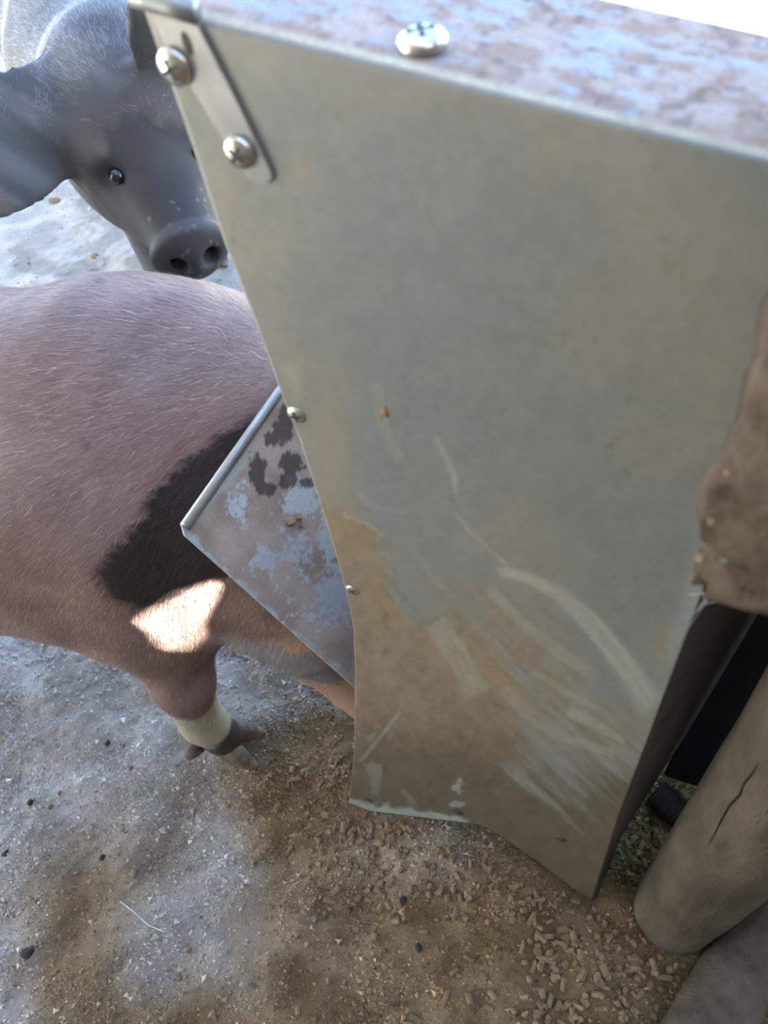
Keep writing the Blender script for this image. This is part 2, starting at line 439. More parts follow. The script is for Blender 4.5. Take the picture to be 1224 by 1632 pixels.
pc, pm = panel_paint(u, v)
me = mesh_np('side_panel', PV, grid_faces(nu, nv), True, pc, pm)
sp = solid(link('side_panel', me, M['panel'], FD), 0.0014, 1.0)
sp['label'] = 'flat grey galvanised side panel with mud smears at its foot'
PV2 = PV[::1].reshape(nv, nu, 3)[::6, ::6].copy(); n2v, n2u = PV2.shape[:2]
PV2[..., 1] = W; PV2[..., 2] = np.minimum(PV2[..., 2], np.interp(PV2[..., 0], [top[0][0], 0.0], [top[0][2], top[-1][2]]) - 0.172)
me = mesh_np('side_panel', PV2.reshape(-1, 3), grid_faces(n2u, n2v), True, np.tile((0.38, 0.38, 0.34), (n2u * n2v, 1)), np.full(n2u * n2v, 0.6))
solid(link('side_panel', me, M['panel'], FD), 0.0014, 1.0)

# folded rear flange and back panel
zs = np.array([0.0, 0.07, 0.167, 0.30, 0.45, top[-1][2]])
ox = np.array([0.009, 0.014, 0.020, 0.027, 0.033, 0.036]); oy = np.array([0.03, 0.05, 0.05, 0.05, 0.05, 0.05])
rows = []
for z, x1, y1 in zip(np.linspace(0, zs[-1], 40), np.interp(np.linspace(0, zs[-1], 40), zs, ox), np.interp(np.linspace(0, zs[-1], 40), zs, oy)):
    x0 = 0.004 if z < 0.05 else 0.0
    prof = [(x0 - 0.002, 0.0002), (x0 + 0.0012, 0.0012), (x0 + 0.003, 0.004), (x1, y1), (x1 + 0.002, y1 + 0.02), (x1, W - 0.002)]
    rows += [(a, b, z) for a, b in prof]
me = mesh_np('back_panel', np.array(rows), grid_faces(6, 40), True)
solid(link('back_panel', me, M['galv_dark'], FD), 0.0012)['label'] = 'rear flange of the feeder, shade painted into its colour'
# front wall of the hopper, above the flap
def yz_plate(name, poly_xz, y0, y1, mat, n=8):
    p = resample([(x, 0, z) for x, z in poly_xz], max(n, len(poly_xz)))
    a = p.copy(); a[:, 1] = y0; b = p.copy(); b[:, 1] = y1
    V = np.stack([a, b], 1).reshape(-1, 3)
    return solid(link(name, mesh_np(name, V, grid_faces(2, len(p)), True), mat, FD), 0.0012)
fx = [(p[0] + 0.004, p[2]) for p in front]
yz_plate('front_wall', [fx[i] for i in range(7, len(fx))][::-1], 0.002, W - 0.002, M['galv'])
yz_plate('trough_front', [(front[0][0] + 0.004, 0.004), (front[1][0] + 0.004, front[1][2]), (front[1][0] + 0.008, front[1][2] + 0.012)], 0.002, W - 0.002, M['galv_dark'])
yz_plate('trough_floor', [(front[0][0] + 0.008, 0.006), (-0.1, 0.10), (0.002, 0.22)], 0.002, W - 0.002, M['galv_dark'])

# folded top cover
nx_ = 260
prof = [(0.0, -0.0045), (0.0004, -0.0025), (0.0016, -0.0008), (0.004, 0.0)] + [(y, 0.0) for y in np.linspace(0.008, 0.063, 60)] + [(0.066, -0.003), (0.085, -0.014), (0.2, -0.075), (W, -0.17)]
xs = np.linspace(top[0][0] + 0.002, 0.03, nx_); zt = np.interp(xs, [top[0][0], 0.0], [top[0][2], top[-1][2]])
zt = zt + 0.0
LV = np.array([[(x, y - 0.0008, z + h + 0.0012) for x, z in zip(xs, zt)] for y, h in prof]).reshape(-1, 3)
u, v, _ = proj(LV)
def lid_paint(P, u, v):
    a = math.radians(14); s = u * math.cos(a) + v * math.sin(a); q = -u * math.sin(a) + v * math.cos(a)
    n = fbm(s / 85, q / 16, 201, 5, 0.6); n2 = fbm(s / 26, q / 9, 207, 4)
    bias = 0.10 * blob(u, v, 560, 20, 260, 60) + 0.05 * blob(u, v, 930, 90, 190, 50) - 0.10 * sstep(980, 1150, u) - 0.2 * sstep(0.0045, 0.001, P[:, 1])
    clean = 0.8 * sstep(0.55, 0.65, n + bias + 0.45 * (n2 - 0.5) + 0.25 * (fbm(s / 8, q / 5, 209, 3) - 0.5))
    dust = lerp((0.34, 0.235, 0.17), (0.45, 0.35, 0.285), sstep(0.35, 0.65, fbm(s / 40, q / 20, 211, 4)))
    dust = dust * (1 - 0.35 * sstep(0.62, 0.72, fbm(u / 22, v / 14, 215, 3)))[..., None]
    c = dust * (1 - clean[..., None]) + np.array((0.33, 0.33, 0.34)) * clean[..., None]
    edge = sstep(0.0022, 0.0008, P[:, 1]) * (0.6 + 0.5 * n2)
    edge = np.clip(edge, 0, 1)
    c = c * (1 - edge[..., None]) + np.array((0.62, 0.60, 0.47)) * edge[..., None]
    return c, np.clip(np.maximum(clean * 0.9, edge * 0.8), 0, 1)
lc, lm = lid_paint(LV, u, v)
me = mesh_np('top_cover', LV, grid_faces(nx_, len(prof)), True, lc, lm)
link('top_cover', me, M['lid'], FD)['label'] = 'dust-covered folded steel top cover with bare bluish patches'

# raised flap over the trough, rim rolled
FP0 = np.array([-0.284, 0, 0.456]); FP1 = np.array([-0.194, 0, 0.309])
sd = (FP1 - FP0) / np.linalg.norm(FP1 - FP0)
fn = np.cross(np.array([0, 1.0, 0]), sd); fn = fn if fn[2] > 0 else -fn
near_px = [(575, 1104), (520, 1067), (480, 1038), (416, 978), (345, 918), (310, 884), (288, 862)]
near = [on_plane(p, FP0, fn) for p in near_px]
cnr = on_plane((289, 836), FP0, fn)
near.append(cnr)
hinge_far = near[0].copy(); hinge_far[1] = W - 0.006
rim_far = cnr.copy(); rim_far[1] = W - 0.03
def curve_push(pts):   # keep flap just inside the side panel
    out = []
    for p in pts:
        p = p.copy(); p[1] = max(p[1], 0.0035); out.append(p)
    return np.array(out)
near = curve_push(near)
nuf, nvf = 170, 220
wt = np.linspace(0, 1, nuf)[:, None] ** 2.0           # finer where the flap shows
FV = coons(near[0] * (1 - wt) + hinge_far * wt, near[-1] * (1 - wt) + rim_far * wt, near, [hinge_far, rim_far], nuf, nvf)
u, v, _ = proj(FV)
def flap_paint(u, v):
    n = fbm(u / 30, v / 30, 301, 5, 0.62); n2 = fbm(u / 9, v / 9, 307, 4, 0.6)
    dust = lerp((0.28, 0.205, 0.15), (0.39, 0.305, 0.24), sstep(0.3, 0.7, fbm(u / 45, v / 45, 311, 4)))
    b = 0.0 * u
    for cx, cy, rx, ry, a in ((380, 805, 26, 40, .30), (478, 800, 32, 34, .48), (525, 850, 26, 60, .42), (420, 895, 26, 20, .36), (470, 870, 40, 40, .22), (535, 940, 36, 60, .40), (500, 960, 50, 60, .16), (450, 945, 26, 30, .16)):
        b = np.maximum(b, a * blob(u, v, cx, cy, rx, ry))
    n3 = fbm(u / 4.5, v / 4.5, 309, 3, 0.7)
    clean = sstep(0.60, 0.72, 0.30 * n + 0.35 * n2 + 0.30 * n3 + b * 0.85)
    c = dust * (1 - clean[..., None]) + np.array((0.52, 0.54, 0.57)) * clean[..., None]
    # worn bare hem
    dh, _ = seg_dist(u, v, near_px)
    hem = sstep(20, 12, dh + 26 * (n - 0.5)) * sstep(0.28, 0.40, fbm(u / 60 + 3, v / 60, 317, 2))
    dt, rt = seg_dist(u, v, [(289, 836), (455, 645)])
    hem = np.maximum(hem, sstep(18, 9, dt + 10 * (n - 0.5)) * sstep(0.75, 0.35, rt))
    hem = np.clip(hem, 0, 1)
    c = c * (1 - hem[..., None]) + np.array((0.40, 0.43, 0.43)) * hem[..., None]
    # dark wet splashes
    w = 0.0 * u
    for cx, cy, rx, ry in ((410, 752, 13, 28), (424, 778, 20, 10), (463, 738, 22, 16), (455, 766, 16, 14), (432, 700, 12, 14), (448, 690, 16, 20), (457, 664, 15, 18), (487, 770, 12, 8)):
        w = np.maximum(w, blob(u, v, cx, cy, rx, ry, 0.8))
    w = sstep(0.40, 0.56, w + 0.8 * (n2 - 0.5) + 0.4 * (n - 0.5) + 0.35 * (n3 - 0.5))
    c = c * (1 - 0.9 * w[..., None]) + np.array((0.055, 0.04, 0.034)) * 0.9 * w[..., None]
    return c, np.clip(np.maximum(clean * 0.85, hem * 0.55) * (1 - w), 0, 1)
fc, fm = flap_paint(u, v)
me = mesh_np('trough_flap', FV, grid_faces(nuf, nvf), True, fc, fm)
flap = solid(link('trough_flap', me, M['lid'], FD), 0.0014)
flap['label'] = 'raised steel trough flap, dusty with dark wet splashes'
tube_obj('rolled_rim', [cnr + np.array([0.002, 0.0, -0.002]), cnr * 0.5 + rim_far * 0.5 + np.array([0.002, 0, -0.002]), rim_far], 0.0036, M['galv'], flap, 12)

# screws ----------------------------------------------------------------
def screw(P, n, r, mat, turn=0.3, parent=FD, cross=True):
    n = Vector(n).normalized()
    rot = n.to_track_quat('Z', 'Y').to_matrix().to_4x4()
    T = Matrix.Translation(Vector(P)) @ rot @ Matrix.Rotation(turn, 4, 'Z')
    prof_ = [(1.0, 0.0), (1.02, 0.10), (0.96, 0.26), (0.80, 0.42), (0.52, 0.53), (0.2, 0.57)]
    ns = 24; V = []; F = []
    for rr, h in prof_:
        for j in range(ns):
            a = 2 * math.pi * j / ns; V.append((r * rr * math.cos(a), r * rr * math.sin(a), r * h))
    for i in range(len(prof_) - 1):
        for j in range(ns):
            k = (j + 1) % ns; F.append((i * ns + j, i * ns + k, (i + 1) * ns + k, (i + 1) * ns + j))
    F.append(tuple(range((len(prof_) - 1) * ns, len(prof_) * ns)))
    me = bpy.data.meshes.new('screw'); me.from_pydata(V, [], F); me.update()
    for p in me.polygons: p.use_smooth = True
    o = link('screw', me, mat, parent); o.matrix_world = T
    if cross:
        bm = bmesh.new()
        for sx, sy in ((1.15, 0.24), (0.24, 1.15)):
            rr = bmesh.ops.create_cube(bm, size=1.0)
            bmesh.ops.scale(bm, vec=(r * sx, r * sy, r * 0.30), verts=rr['verts'])
            for vv in rr['verts']:
                if vv.co.z < 0: vv.co.x *= 0.5; vv.co.y *= 0.5
            bmesh.ops.translate(bm, vec=(0, 0, r * 0.435), verts=rr['verts'])
        c = bm_obj('cross_recess', bm, M['recess'], o, False)
    return o
# hinge strip on the front top corner
strip_px = [(243, 14), (258, 50), (300, 120), (345, 195), (388, 266), (398, 280), (418, 291), (434, 288), (441, 276), (420, 228), (372, 130), (318, 26), (300, 18)]
pts = [at(p, 1, -0.0005) for p in strip_px]
bm = prism_poly(pts, (0, -1, 0), 0.0022)
bmesh.ops.bevel(bm, geom=[e for e in bm.edges], offset=0.0005, segments=2, affect='EDGES')
strip = bm_obj('hinge_strip', bm, M['galv'], FD, False)
strip['label'] = 'narrow steel hinge strip screwed to the corner of the panel'
a = at((236, -2), 1, -0.003); b = at((312, 20), 1, -0.003)
tube_obj('rolled_tab', [a + (a - b) * 0.3, a, (a + b) / 2, b], 0.0030, M['galv'], strip, 14)
q = at((298, 71), 1, -0.0029)
dirv = at((303, 84), 1, -0.0029) - at((293, 58), 1, -0.0029); dirv /= np.linalg.norm(dirv)
sv = np.cross(dirv, (0, 1, 0))
slot = [q + dirv * 0.0030 * math.cos(t) + sv * 0.0013 * math.sin(t) for t in np.linspace(0, 2 * math.pi, 20, endpoint=False)]
bm_obj('slot_hole', prism_poly(slot, (0, 1, 0), 0.0005), M['recess'], strip, False)
screw(at((280, 106), 1, -0.0027), (0, -1, 0), 0.0052, M['zinc'], 0.4)
screw(at((383, 242), 1, -0.0027), (0, -1, 0), 0.0050, M['zinc'], 0.9)
screw(at((475, 659), 1, -0.0002), (0, -1, 0), 0.0046, M['zinc_dull'], 0.2)
screw(at((563, 938), 1, -0.0002), (0, -1, 0), 0.0042, M['zinc_dull'], 0.6)
zl = float(np.interp(at((672, 72), 2, 0.72)[0], [top[0][0], 0], [top[0][2], top[-1][2]]))
screw(at((672, 72), 2, zl + 0.0012), (0, 0, 1), 0.0068, M['zinc'], 0.5)
# rivets at the foot of the panel, half hidden by mud
for p, r in (((587, 1272), 0.0050), ((729, 1290), 0.0058), ((893, 1334), 0.0056)):
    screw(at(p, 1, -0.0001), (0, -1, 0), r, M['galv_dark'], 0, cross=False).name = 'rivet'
# dried mud clumps on the panel
def lump(name, P, r, mat, parent=None, sc=(1, 1, 1), seed=0, sub=2):
    bm = bmesh.new(); bmesh.ops.create_icosphere(bm, subdivisions=sub, radius=1.0)
    rr = random.Random(seed)
    ph = [rr.uniform(0, 6) for _ in range(6)]
    for vv in bm.verts:
        c = vv.co
        k = 1 + 0.22 * math.sin(3 * c.x + ph[0]) * math.cos(2.6 * c.y + ph[1]) + 0.18 * math.sin(5 * c.z + ph[2] + 2 * c.x)
        vv.co = Vector((c.x * k * sc[0] * r, c.y * k * sc[1] * r, c.z * k * sc[2] * r))
    o = bm_obj(name, bm, mat, parent, False); o.location = Vector(P)
    return o
for i, (px, r) in enumerate((((615, 655), 0.0026), ((612, 664), 0.0020), ((647, 730), 0.0016), ((1088, 938), 0.0014), ((1098, 950), 0.0019), ((1048, 894), 0.0009))):
    lump('mud_clump', at(px, 1, -0.0005), r, M['mud'], FD, (1, 0.6, 1.3), i)
for i, (px, r) in enumerate((((462, 832), 0.0035), ((474, 824), 0.0030), ((480, 836), 0.0022))):
    lump('mud_clump', on_plane(px, FP0 + fn * 0.0014, fn), r, M['mud'], FD, (1.4, 1, 0.7), i + 20)

# ------------------------------------------------------------------ fence: post, log, rail, dark void panel, hose
def log_mesh(name, p0, p1, r0, r1, seed, mat, nseg=40, nl=50, amp=0.06, cap_round=0.25):
    p0 = np.array(p0, float); p1 = np.array(p1, float); ax = p1 - p0; L = np.linalg.norm(ax); ax /= L
    ref = np.array([0, 0, 1.0]) if abs(ax[2]) < 0.9 else np.array([1.0, 0, 0])
    a = np.cross(ax, ref); a /= np.linalg.norm(a); b = np.cross(ax, a)
    V = []
    for i in range(nl):
        t = i / (nl - 1); s = t * L
        r = r0 + (r1 - r0) * t
        e = min(s, L - s); rr = r * cap_round
        if e < rr: r -= rr - math.sqrt(max(rr * rr - (rr - e) ** 2, 0))
        for j in range(nseg):
            th = 2 * math.pi * j / nseg
            k = 1 + amp * (vnoise(np.array(math.cos(th) * 1.5 + 5 + seed), np.array(math.sin(th) * 1.5 + s * 6), seed) - 0.5) * 2
            k += 0.02 * (vnoise(np.array(th * 6), np.array(s * 25), seed + 3) - 0.5)
            V.append(p0 + ax * s + float(k) * r * (math.cos(th) * a + math.sin(th) * b))
    F = []
    for i in range(nl - 1):
        for j in range(nseg):
            k = (j + 1) % nseg; F.append((i * nseg + j, i * nseg + k, (i + 1) * nseg + k, (i + 1) * nseg + j))
    F.append(tuple(range(nseg))[::-1]); F.append(tuple(range((nl - 1) * nseg, nl * nseg)))
    me = bpy.data.meshes.new(name); me.from_pydata([tuple(x) for x in V], [], F); me.update()
    bm = bmesh.new(); bm.from_mesh(me); bmesh.ops.recalc_face_normals(bm, faces=bm.faces); bm.to_mesh(me); bm.free()
    for p in me.polygons: p.use_smooth = True
    return link(name, me, mat)
PC = np.array([0.074, 0.016]); PR = 0.036
post = log_mesh('fence_post', (PC[0], PC[1], -0.012), (PC[0] + 0.004, PC[1], 1.25), PR, PR * 0.98, 5, M['wood'])
tag(post, 'upright round wooden fence post with a long crack beside the feeder', 'post')
# crack down the post: a dark wedge sunk into its surface
def post_pt(px, out=0.0):
    v_ = pdir(px); o_ = CAM[:2] - PC; a = v_[0] ** 2 + v_[1] ** 2; b = 2 * (o_ @ v_[:2]); c = o_ @ o_ - (PR * 0.99 + out) ** 2
    D = b * b - 4 * a * c
    if D < 0: return None
    t = (-b - math.sqrt(D)) / (2 * a); return CAM + t * v_
crack_px = [(1130, 1345), (1142, 1322), (1150, 1305), (1163, 1283), (1178, 1268), (1185, 1250), (1200, 1232), (1212, 1212), (1230, 1186)]
cp = [post_pt(p) for p in crack_px]; cp = [p for p in cp if p is not None]
tube_obj('crack', cp, [0.0002 + 0.0005 * min(1, i / 3) for i in range(len(cp))], M['crack'], post, 6)
cp = [post_pt(p) for p in [(1206, 1312), (1218, 1300), (1232, 1280)]]; cp = [p for p in cp if p is not None]
if len(cp) > 2: tube_obj('crack', cp, 0.0004, M['crack'], post, 6)
log = log_mesh('fallen_log', (0.078, -0.155, 0.012), (0.170, 0.085, 0.012), 0.030, 0.030, 9, M['wood'])
tag(log, 'short dusty round log lying on the dirt below the fence post', 'log')
# rail: thick plank nailed on the camera side of the post, rough sawn end
def rail_obj():
    rx0, rx1 = -0.0105, 0.55; y0, y1 = -0.060, -0.021; z0, z1 = 0.612, 0.77
    nxr, nzr, nyr = 90, 40, 9
    bm = bmesh.new(); bmesh.ops.create_cube(bm, size=1.0)
    bmesh.ops.scale(bm, vec=(rx1 - rx0, y1 - y0, z1 - z0), verts=bm.verts)
    bmesh.ops.translate(bm, vec=((rx0 + rx1) / 2, (y0 + y1) / 2, (z0 + z1) / 2), verts=bm.verts)
    bmesh.ops.bevel(bm, geom=list(bm.edges), offset=0.004, segments=2, affect='EDGES')
    bmesh.ops.subdivide_edges(bm, edges=[e for e in bm.edges if e.calc_length() > 0.1], cuts=50, use_grid_fill=True)
    bmesh.ops.subdivide_edges(bm, edges=[e for e in bm.edges if e.calc_length() > 0.012], cuts=6, use_grid_fill=True)
    for vv in bm.verts:
        c = vv.co
        nn = float(fbm(np.array(c.x * 90 + c.y * 40), np.array(c.z * 90 - c.y * 30), 401, 4))
        n2 = float(fbm(np.array(c.z * 40 + 7), np.array(c.y * 60), 405, 3))
        n3 = float(fbm(np.array(c.x * 420 + c.y * 200), np.array(c.z * 420), 409, 2)); nn += 0.45 * (n3 - 0.5)
        endw = math.exp(-(c.x - rx0) / 0.01)
        c.x += (n2 - 0.5) * 0.010 * endw + (nn - 0.5) * 0.003
        c.y += (nn - 0.5) * 0.006
        c.z += (nn - 0.5) * 0.004 - 0.16 * (c.x - rx0) * (1 if c.z < z0 + 0.05 and c.x < 0.1 else 0) * 0
    bmesh.ops.recalc_face_normals(bm, faces=bm.faces)
    return bm_obj('fence_rail', bm, M['rail'], None, True)
rail = rail_obj()
tag(rail, 'thick dirt-caked plank rail with a broken end against the feeder', 'rail')
lump('flint_chip', at((1153, 893), 1, -0.0612), 0.0010, M['galv'], rail, (1, 0.6, 1.3), 77)
# crumbs of dust caught on the broken end of the rail
for i, px in enumerate(((1157, 755), (1134, 832), (1116, 890))):
    lump('mud_clump', at(px, 1, -0.060), 0.0005 + 0.0003 * (i % 3), M['mud'], rail, (1, 0.8, 1.4), 40 + i)
bm = bmesh.new(); bmesh.ops.create_cube(bm, size=1.0)
bmesh.ops.scale(bm, vec=(0.34, 0.008, 0.80), verts=bm.verts); bmesh.ops.translate(bm, vec=(0.215, 0.145, 0.395), verts=bm.verts)
bmesh.ops.bevel(bm, geom=list(bm.edges), offset=0.002, segments=2, affect='EDGES')
tag(bm_obj('dark_void_panel', bm, M['black'], None, False), 'black upright panel added for the dark void behind the post', 'mat')  # black panel added to stand for the dark void in the gap
# ribbed hose lying in the gap
hp = resample([at((1046, 1262), 2, 0.016), at((1068, 1284), 2, 0.016), at((1100, 1310), 2, 0.016), at((1140, 1330), 2, 0.016)], 140)
hr = [0.0135 + 0.0017 * math.sin(i * 2 * math.pi / 5) for i in range(140)]
tag(tube_obj('ribbed_hose', hp, hr, M['hose'], None, 18), 'short dark ribbed hose lying in the gap behind the post', 'hose')
# cobweb threads between rail end and feeder
cw = empty('cobweb', at((1120, 955), 1, -0.03))
tag(cw, 'few dusty cobweb threads under the broken rail end', 'cobweb')
C0 = np.array(cw.location)
for a_, b_ in (((1098, 948), (1150, 940)), ((1118, 936), (1126, 965)), ((1128, 955), (1098, 1000)), ((1112, 975), (1134, 945)), ((1126, 962), (1160, 952)), ((1100, 985), (1122, 958))):
    p_ = [at(a_, 1, -0.02) - C0, (at(a_, 1, -0.02) + at(b_, 1, -0.04)) / 2 - C0 + np.array([0, 0, -0.001]), at(b_, 1, -0.04) - C0]
    tube_obj('thread', p_, 0.00013, M['cob'], cw, 5)

# ------------------------------------------------------------------ pigs: signed distance field -> surface nets
def surface_nets(F, org, h):
    s = F < 0
    nx, ny, nz = F.shape
    c = np.zeros((nx - 1, ny - 1, nz - 1), np.int8)
    for dx in (0, 1):
        for dy in (0, 1):
            for dz in (0, 1):
                c += s[dx:nx - 1 + dx, dy:ny - 1 + dy, dz:nz - 1 + dz]
    act = np.argwhere((c > 0) & (c < 8))
    idx = np.full(c.shape, -1, np.int64); idx[act[:, 0], act[:, 1], act[:, 2]] = np.arange(len(act))
    acc = np.zeros((len(act), 3)); cnt = np.zeros(len(act))
    corners = [(x, y, z) for x in (0, 1) for y in (0, 1) for z in (0, 1)]
    for a in corners:
        for ax in range(3):
            if a[ax] == 1: continue
            b = list(a); b[ax] = 1
            fa = F[act[:, 0] + a[0], act[:, 1] + a[1], act[:, 2] + a[2]]
            fb = F[act[:, 0] + b[0], act[:, 1] + b[1], act[:, 2] + b[2]]
            k = (fa < 0) != (fb < 0)
            t = np.where(k, fa / np.where(k, fa - fb, 1), 0)
            p = np.array(a, float)[None] + t[:, None] * (np.array(b) - np.array(a))[None]
            acc += p * k[:, None]; cnt += k
    V = (act + acc / cnt[:, None]) * h + org
    Q = []
    for ax in range(3):
        o1, o2 = [(1, 2), (2, 0), (0, 1)][ax]
        sl_a = [slice(None)] * 3; sl_b = [slice(None)] * 3
        sl_a[ax] = slice(0, -1); sl_b[ax] = slice(1, None)
        e = np.argwhere(s[tuple(sl_a)] != s[tuple(sl_b)])
        e = e[(e[:, o1] > 0) & (e[:, o2] > 0) & (e[:, o1] < F.shape[o1] - 1) & (e[:, o2] < F.shape[o2] - 1)]
        def cell(d1, d2):
            q = e.copy(); q[:, o1] -= d1; q[:, o2] -= d2
            return idx[q[:, 0], q[:, 1], q[:, 2]]
        quad = np.stack([cell(1, 1), cell(0, 1), cell(0, 0), cell(1, 0)], 1)
        flip = ~s[e[:, 0], e[:, 1], e[:, 2]]
        quad[flip] = quad[flip][:, ::-1]
        Q.append(quad)
    Q = np.concatenate(Q); Q = Q[(Q >= 0).all(1)]
    return V, Q
class Field:
    def __init__(s, lo, hi, h):
        s.lo = np.array(lo, float); s.h = h
        s.n = np.ceil((np.array(hi) - s.lo) / h).astype(int) + 1
        s.ax = [s.lo[i] + h * np.arange(s.n[i]) for i in range(3)]
        s.F = np.full(s.n, 0.08, np.float32)
    def sl(s, lo, hi):
        a = np.clip(np.floor((np.array(lo) - s.lo) / s.h).astype(int), 0, s.n); b = np.clip(np.ceil((np.array(hi) - s.lo) / s.h).astype(int) + 1, 0, s.n)
        S = tuple(slice(x, y) for x, y in zip(a, b))
        X = np.meshgrid(*[s.ax[i][S[i]] for i in range(3)], indexing='ij')
        return S, X
    def put(s, S, d, k, sub=False):
        f = s.F[S]
        if sub:
            d = -d; hh = np.clip(k - np.abs(f - d), 0, None) / k; s.F[S] = np.maximum(f, d) + hh * hh * k * 0.25
        else:
            hh = np.clip(k - np.abs(f - d), 0, None) / k; s.F[S] = np.minimum(f, d) - hh * hh * k * 0.25
    def ell(s, c, r, k=0.03, R=None, sub=False, rnd=0.0):
        c = np.array(c, float); r = np.array(r, float); m = max(r) + k + 0.01
        S, X = s.sl(c - m, c + m)
        P = [X[i] - c[i] for i in range(3)]
        if R is not None:
            R = np.array(R); P = [R[i][0] * P[0] + R[i][1] * P[1] + R[i][2] * P[2] for i in range(3)]
        k0 = np.sqrt(sum((P[i] / r[i]) ** 2 for i in range(3))); k1 = np.sqrt(sum((P[i] / r[i] ** 2) ** 2 for i in range(3))) + 1e-9
        s.put(S, k0 * (k0 - 1) / k1 - rnd, k, sub)
    def cone(s, a, b, r0, r1, k=0.03, sub=False):
        a = np.array(a, float); b = np.array(b, float); m = max(r0, r1) + k + 0.01
        S, X = s.sl(np.minimum(a, b) - m, np.maximum(a, b) + m)
        d = b - a; l2 = d @ d
        t = np.clip(sum((X[i] - a[i]) * d[i] for i in range(3)) / l2, 0, 1)
        q = np.sqrt(sum((X[i] - a[i] - t * d[i]) ** 2 for i in range(3)))
        s.put(S, q - (r0 + (r1 - r0) * t), k, sub)
    def mesh(s):
        return surface_nets(s.F, s.lo, s.h)
def hit(px, P, rad=0.006):
    """nearest surface vertex along the pixel ray"""
    d_ = pdir(px); d_ = d_ / np.linalg.norm(d_); r_ = P - CAM; t = r_ @ d_
    q = np.linalg.norm(r_ - t[:, None] * d_, axis=1)
    k_ = np.argsort(np.where(q < rad, t, 1e3 + q))[0]
    return CAM + d_ * t[k_]
def frame(x, up):
    x = np.array(x, float); x /= np.linalg.norm(x)
    y = np.cross(up, x); y /= np.linalg.norm(y); z = np.cross(x, y)
    return np.stack([x, y, z])
def normals(V, Q):
    a = V[Q[:, 2]] - V[Q[:, 0]]; b = V[Q[:, 3]] - V[Q[:, 1]]
    n = np.cross(a, b); N = np.zeros_like(V)
    for i in range(4): np.add.at(N, Q[:, i], n)
    return N / (np.linalg.norm(N, axis=1)[:, None] + 1e-12)
def relax(V, Q, it=3, lam=0.45):
    E = np.concatenate([Q[:, [0, 1]], Q[:, [1, 2]], Q[:, [2, 3]], Q[:, [3, 0]]]); n = len(V)
    cnt = np.bincount(E[:, 0], minlength=n) + np.bincount(E[:, 1], minlength=n)
    for _ in range(it):
        A = np.stack([np.bincount(E[:, 0], V[E[:, 1], k], n) + np.bincount(E[:, 1], V[E[:, 0], k], n) for k in range(3)], 1)
        V = V + lam * (A / np.maximum(cnt, 1)[:, None] - V)
    return V
def add_coat(parent, V, Q, C, n, length, width, flow, lift, seed, keep=None, light=1.15, jit=0.2):
    """short coat hairs: one thin blade per hair"""
    r = np.random.default_rng(seed)
    A = np.linalg.norm(np.cross(V[Q[:, 2]] - V[Q[:, 0]], V[Q[:, 3]] - V[Q[:, 1]]), axis=1)
    if keep is not None: A = A * keep(V[Q].mean(1))
    f = r.choice(len(Q), n, p=A / A.sum())
    w = r.dirichlet((1, 1, 1, 1), n)
    P = (V[Q[f]] * w[..., None]).sum(1); N = normals(V, Q)[Q[f, 0]]; cc = C[Q[f, 0]]
    fl = flow(P); fl = fl + r.normal(0, 0.22, fl.shape)
    T = fl - N * (fl * N).sum(1)[:, None]; T /= np.linalg.norm(T, axis=1)[:, None] + 1e-9
    D = T + N * (lift * r.uniform(0.5, 1.5, n))[:, None]; D /= np.linalg.norm(D, axis=1)[:, None]
    S = np.cross(D, N); S /= np.linalg.norm(S, axis=1)[:, None] + 1e-9
    L = length * r.uniform(0.55, 1.3, n)[:, None]; wd = width * r.uniform(0.7, 1.3, n)[:, None]
    P = P - N * 0.0002
    HV = np.stack([P - S * wd, P + S * wd, P + D * L * 0.6 + S * wd * 0.6 , P + D * L], 1).reshape(-1, 3)
    HF = np.arange(4 * n).reshape(n, 4)
    hc = np.clip(cc * (light * r.lognormal(0, jit, n))[:, None] + 0.012, 0, 1)
    me = mesh_np('coat_hair', HV, HF, True, np.repeat(hc, 4, 0), np.zeros(4 * n))
    me.normals_split_custom_set_from_vertices(np.repeat(N, 4, 0).tolist())
    o = link('coat_hair', me, M['hair'], parent); o['kind'] = 'stuff'
    return o
def hoof(parent, T, L, w, hgt, mat):
    """one wedge-shaped toe; local x forward"""
    sec = [(-0.50, 0.75, 1.0), (-0.2, 1.0, 1.05), (0.15, 0.95, 0.85), (0.42, 0.62, 0.48), (0.55, 0.25, 0.18)]
    ns = 12; V = []; F = []
    for x, ww, hh in sec:
        for j in range(ns):
            a = 2 * math.pi * j / ns
            yy = math.cos(a); zz = math.sin(a)
            z = (zz * 0.5 + 0.5) * hgt * hh if zz > 0 else max(0, (0.5 + zz * 0.62)) * hgt * hh
            V.append((x * L, yy * w * 0.5 * ww, z))
    for i in range(len(sec) - 1):
        for j in range(ns):
            k = (j + 1) % ns; F.append((i * ns + j, i * ns + k, (i + 1) * ns + k, (i + 1) * ns + j))
    F.append(tuple(range(ns))[::-1]); F.append(tuple(range((len(sec) - 1) * ns, len(sec) * ns)))
    me = bpy.data.meshes.new('hoof'); me.from_pydata(V, [], F); me.update()
    bm = bmesh.new(); bm.from_mesh(me); bmesh.ops.recalc_face_normals(bm, faces=bm.faces); bm.to_mesh(me); bm.free()
    for p in me.polygons: p.use_smooth = True
    o = link('hoof', me, mat, parent); o.matrix_local = T
    return o
def eye(parent, P, r):
    bm = bmesh.new(); bmesh.ops.create_uvsphere(bm, u_segments=20, v_segments=12, radius=r)
    o = bm_obj('eye', bm, M['eye'], parent); o.location = Vector(P)
    return o

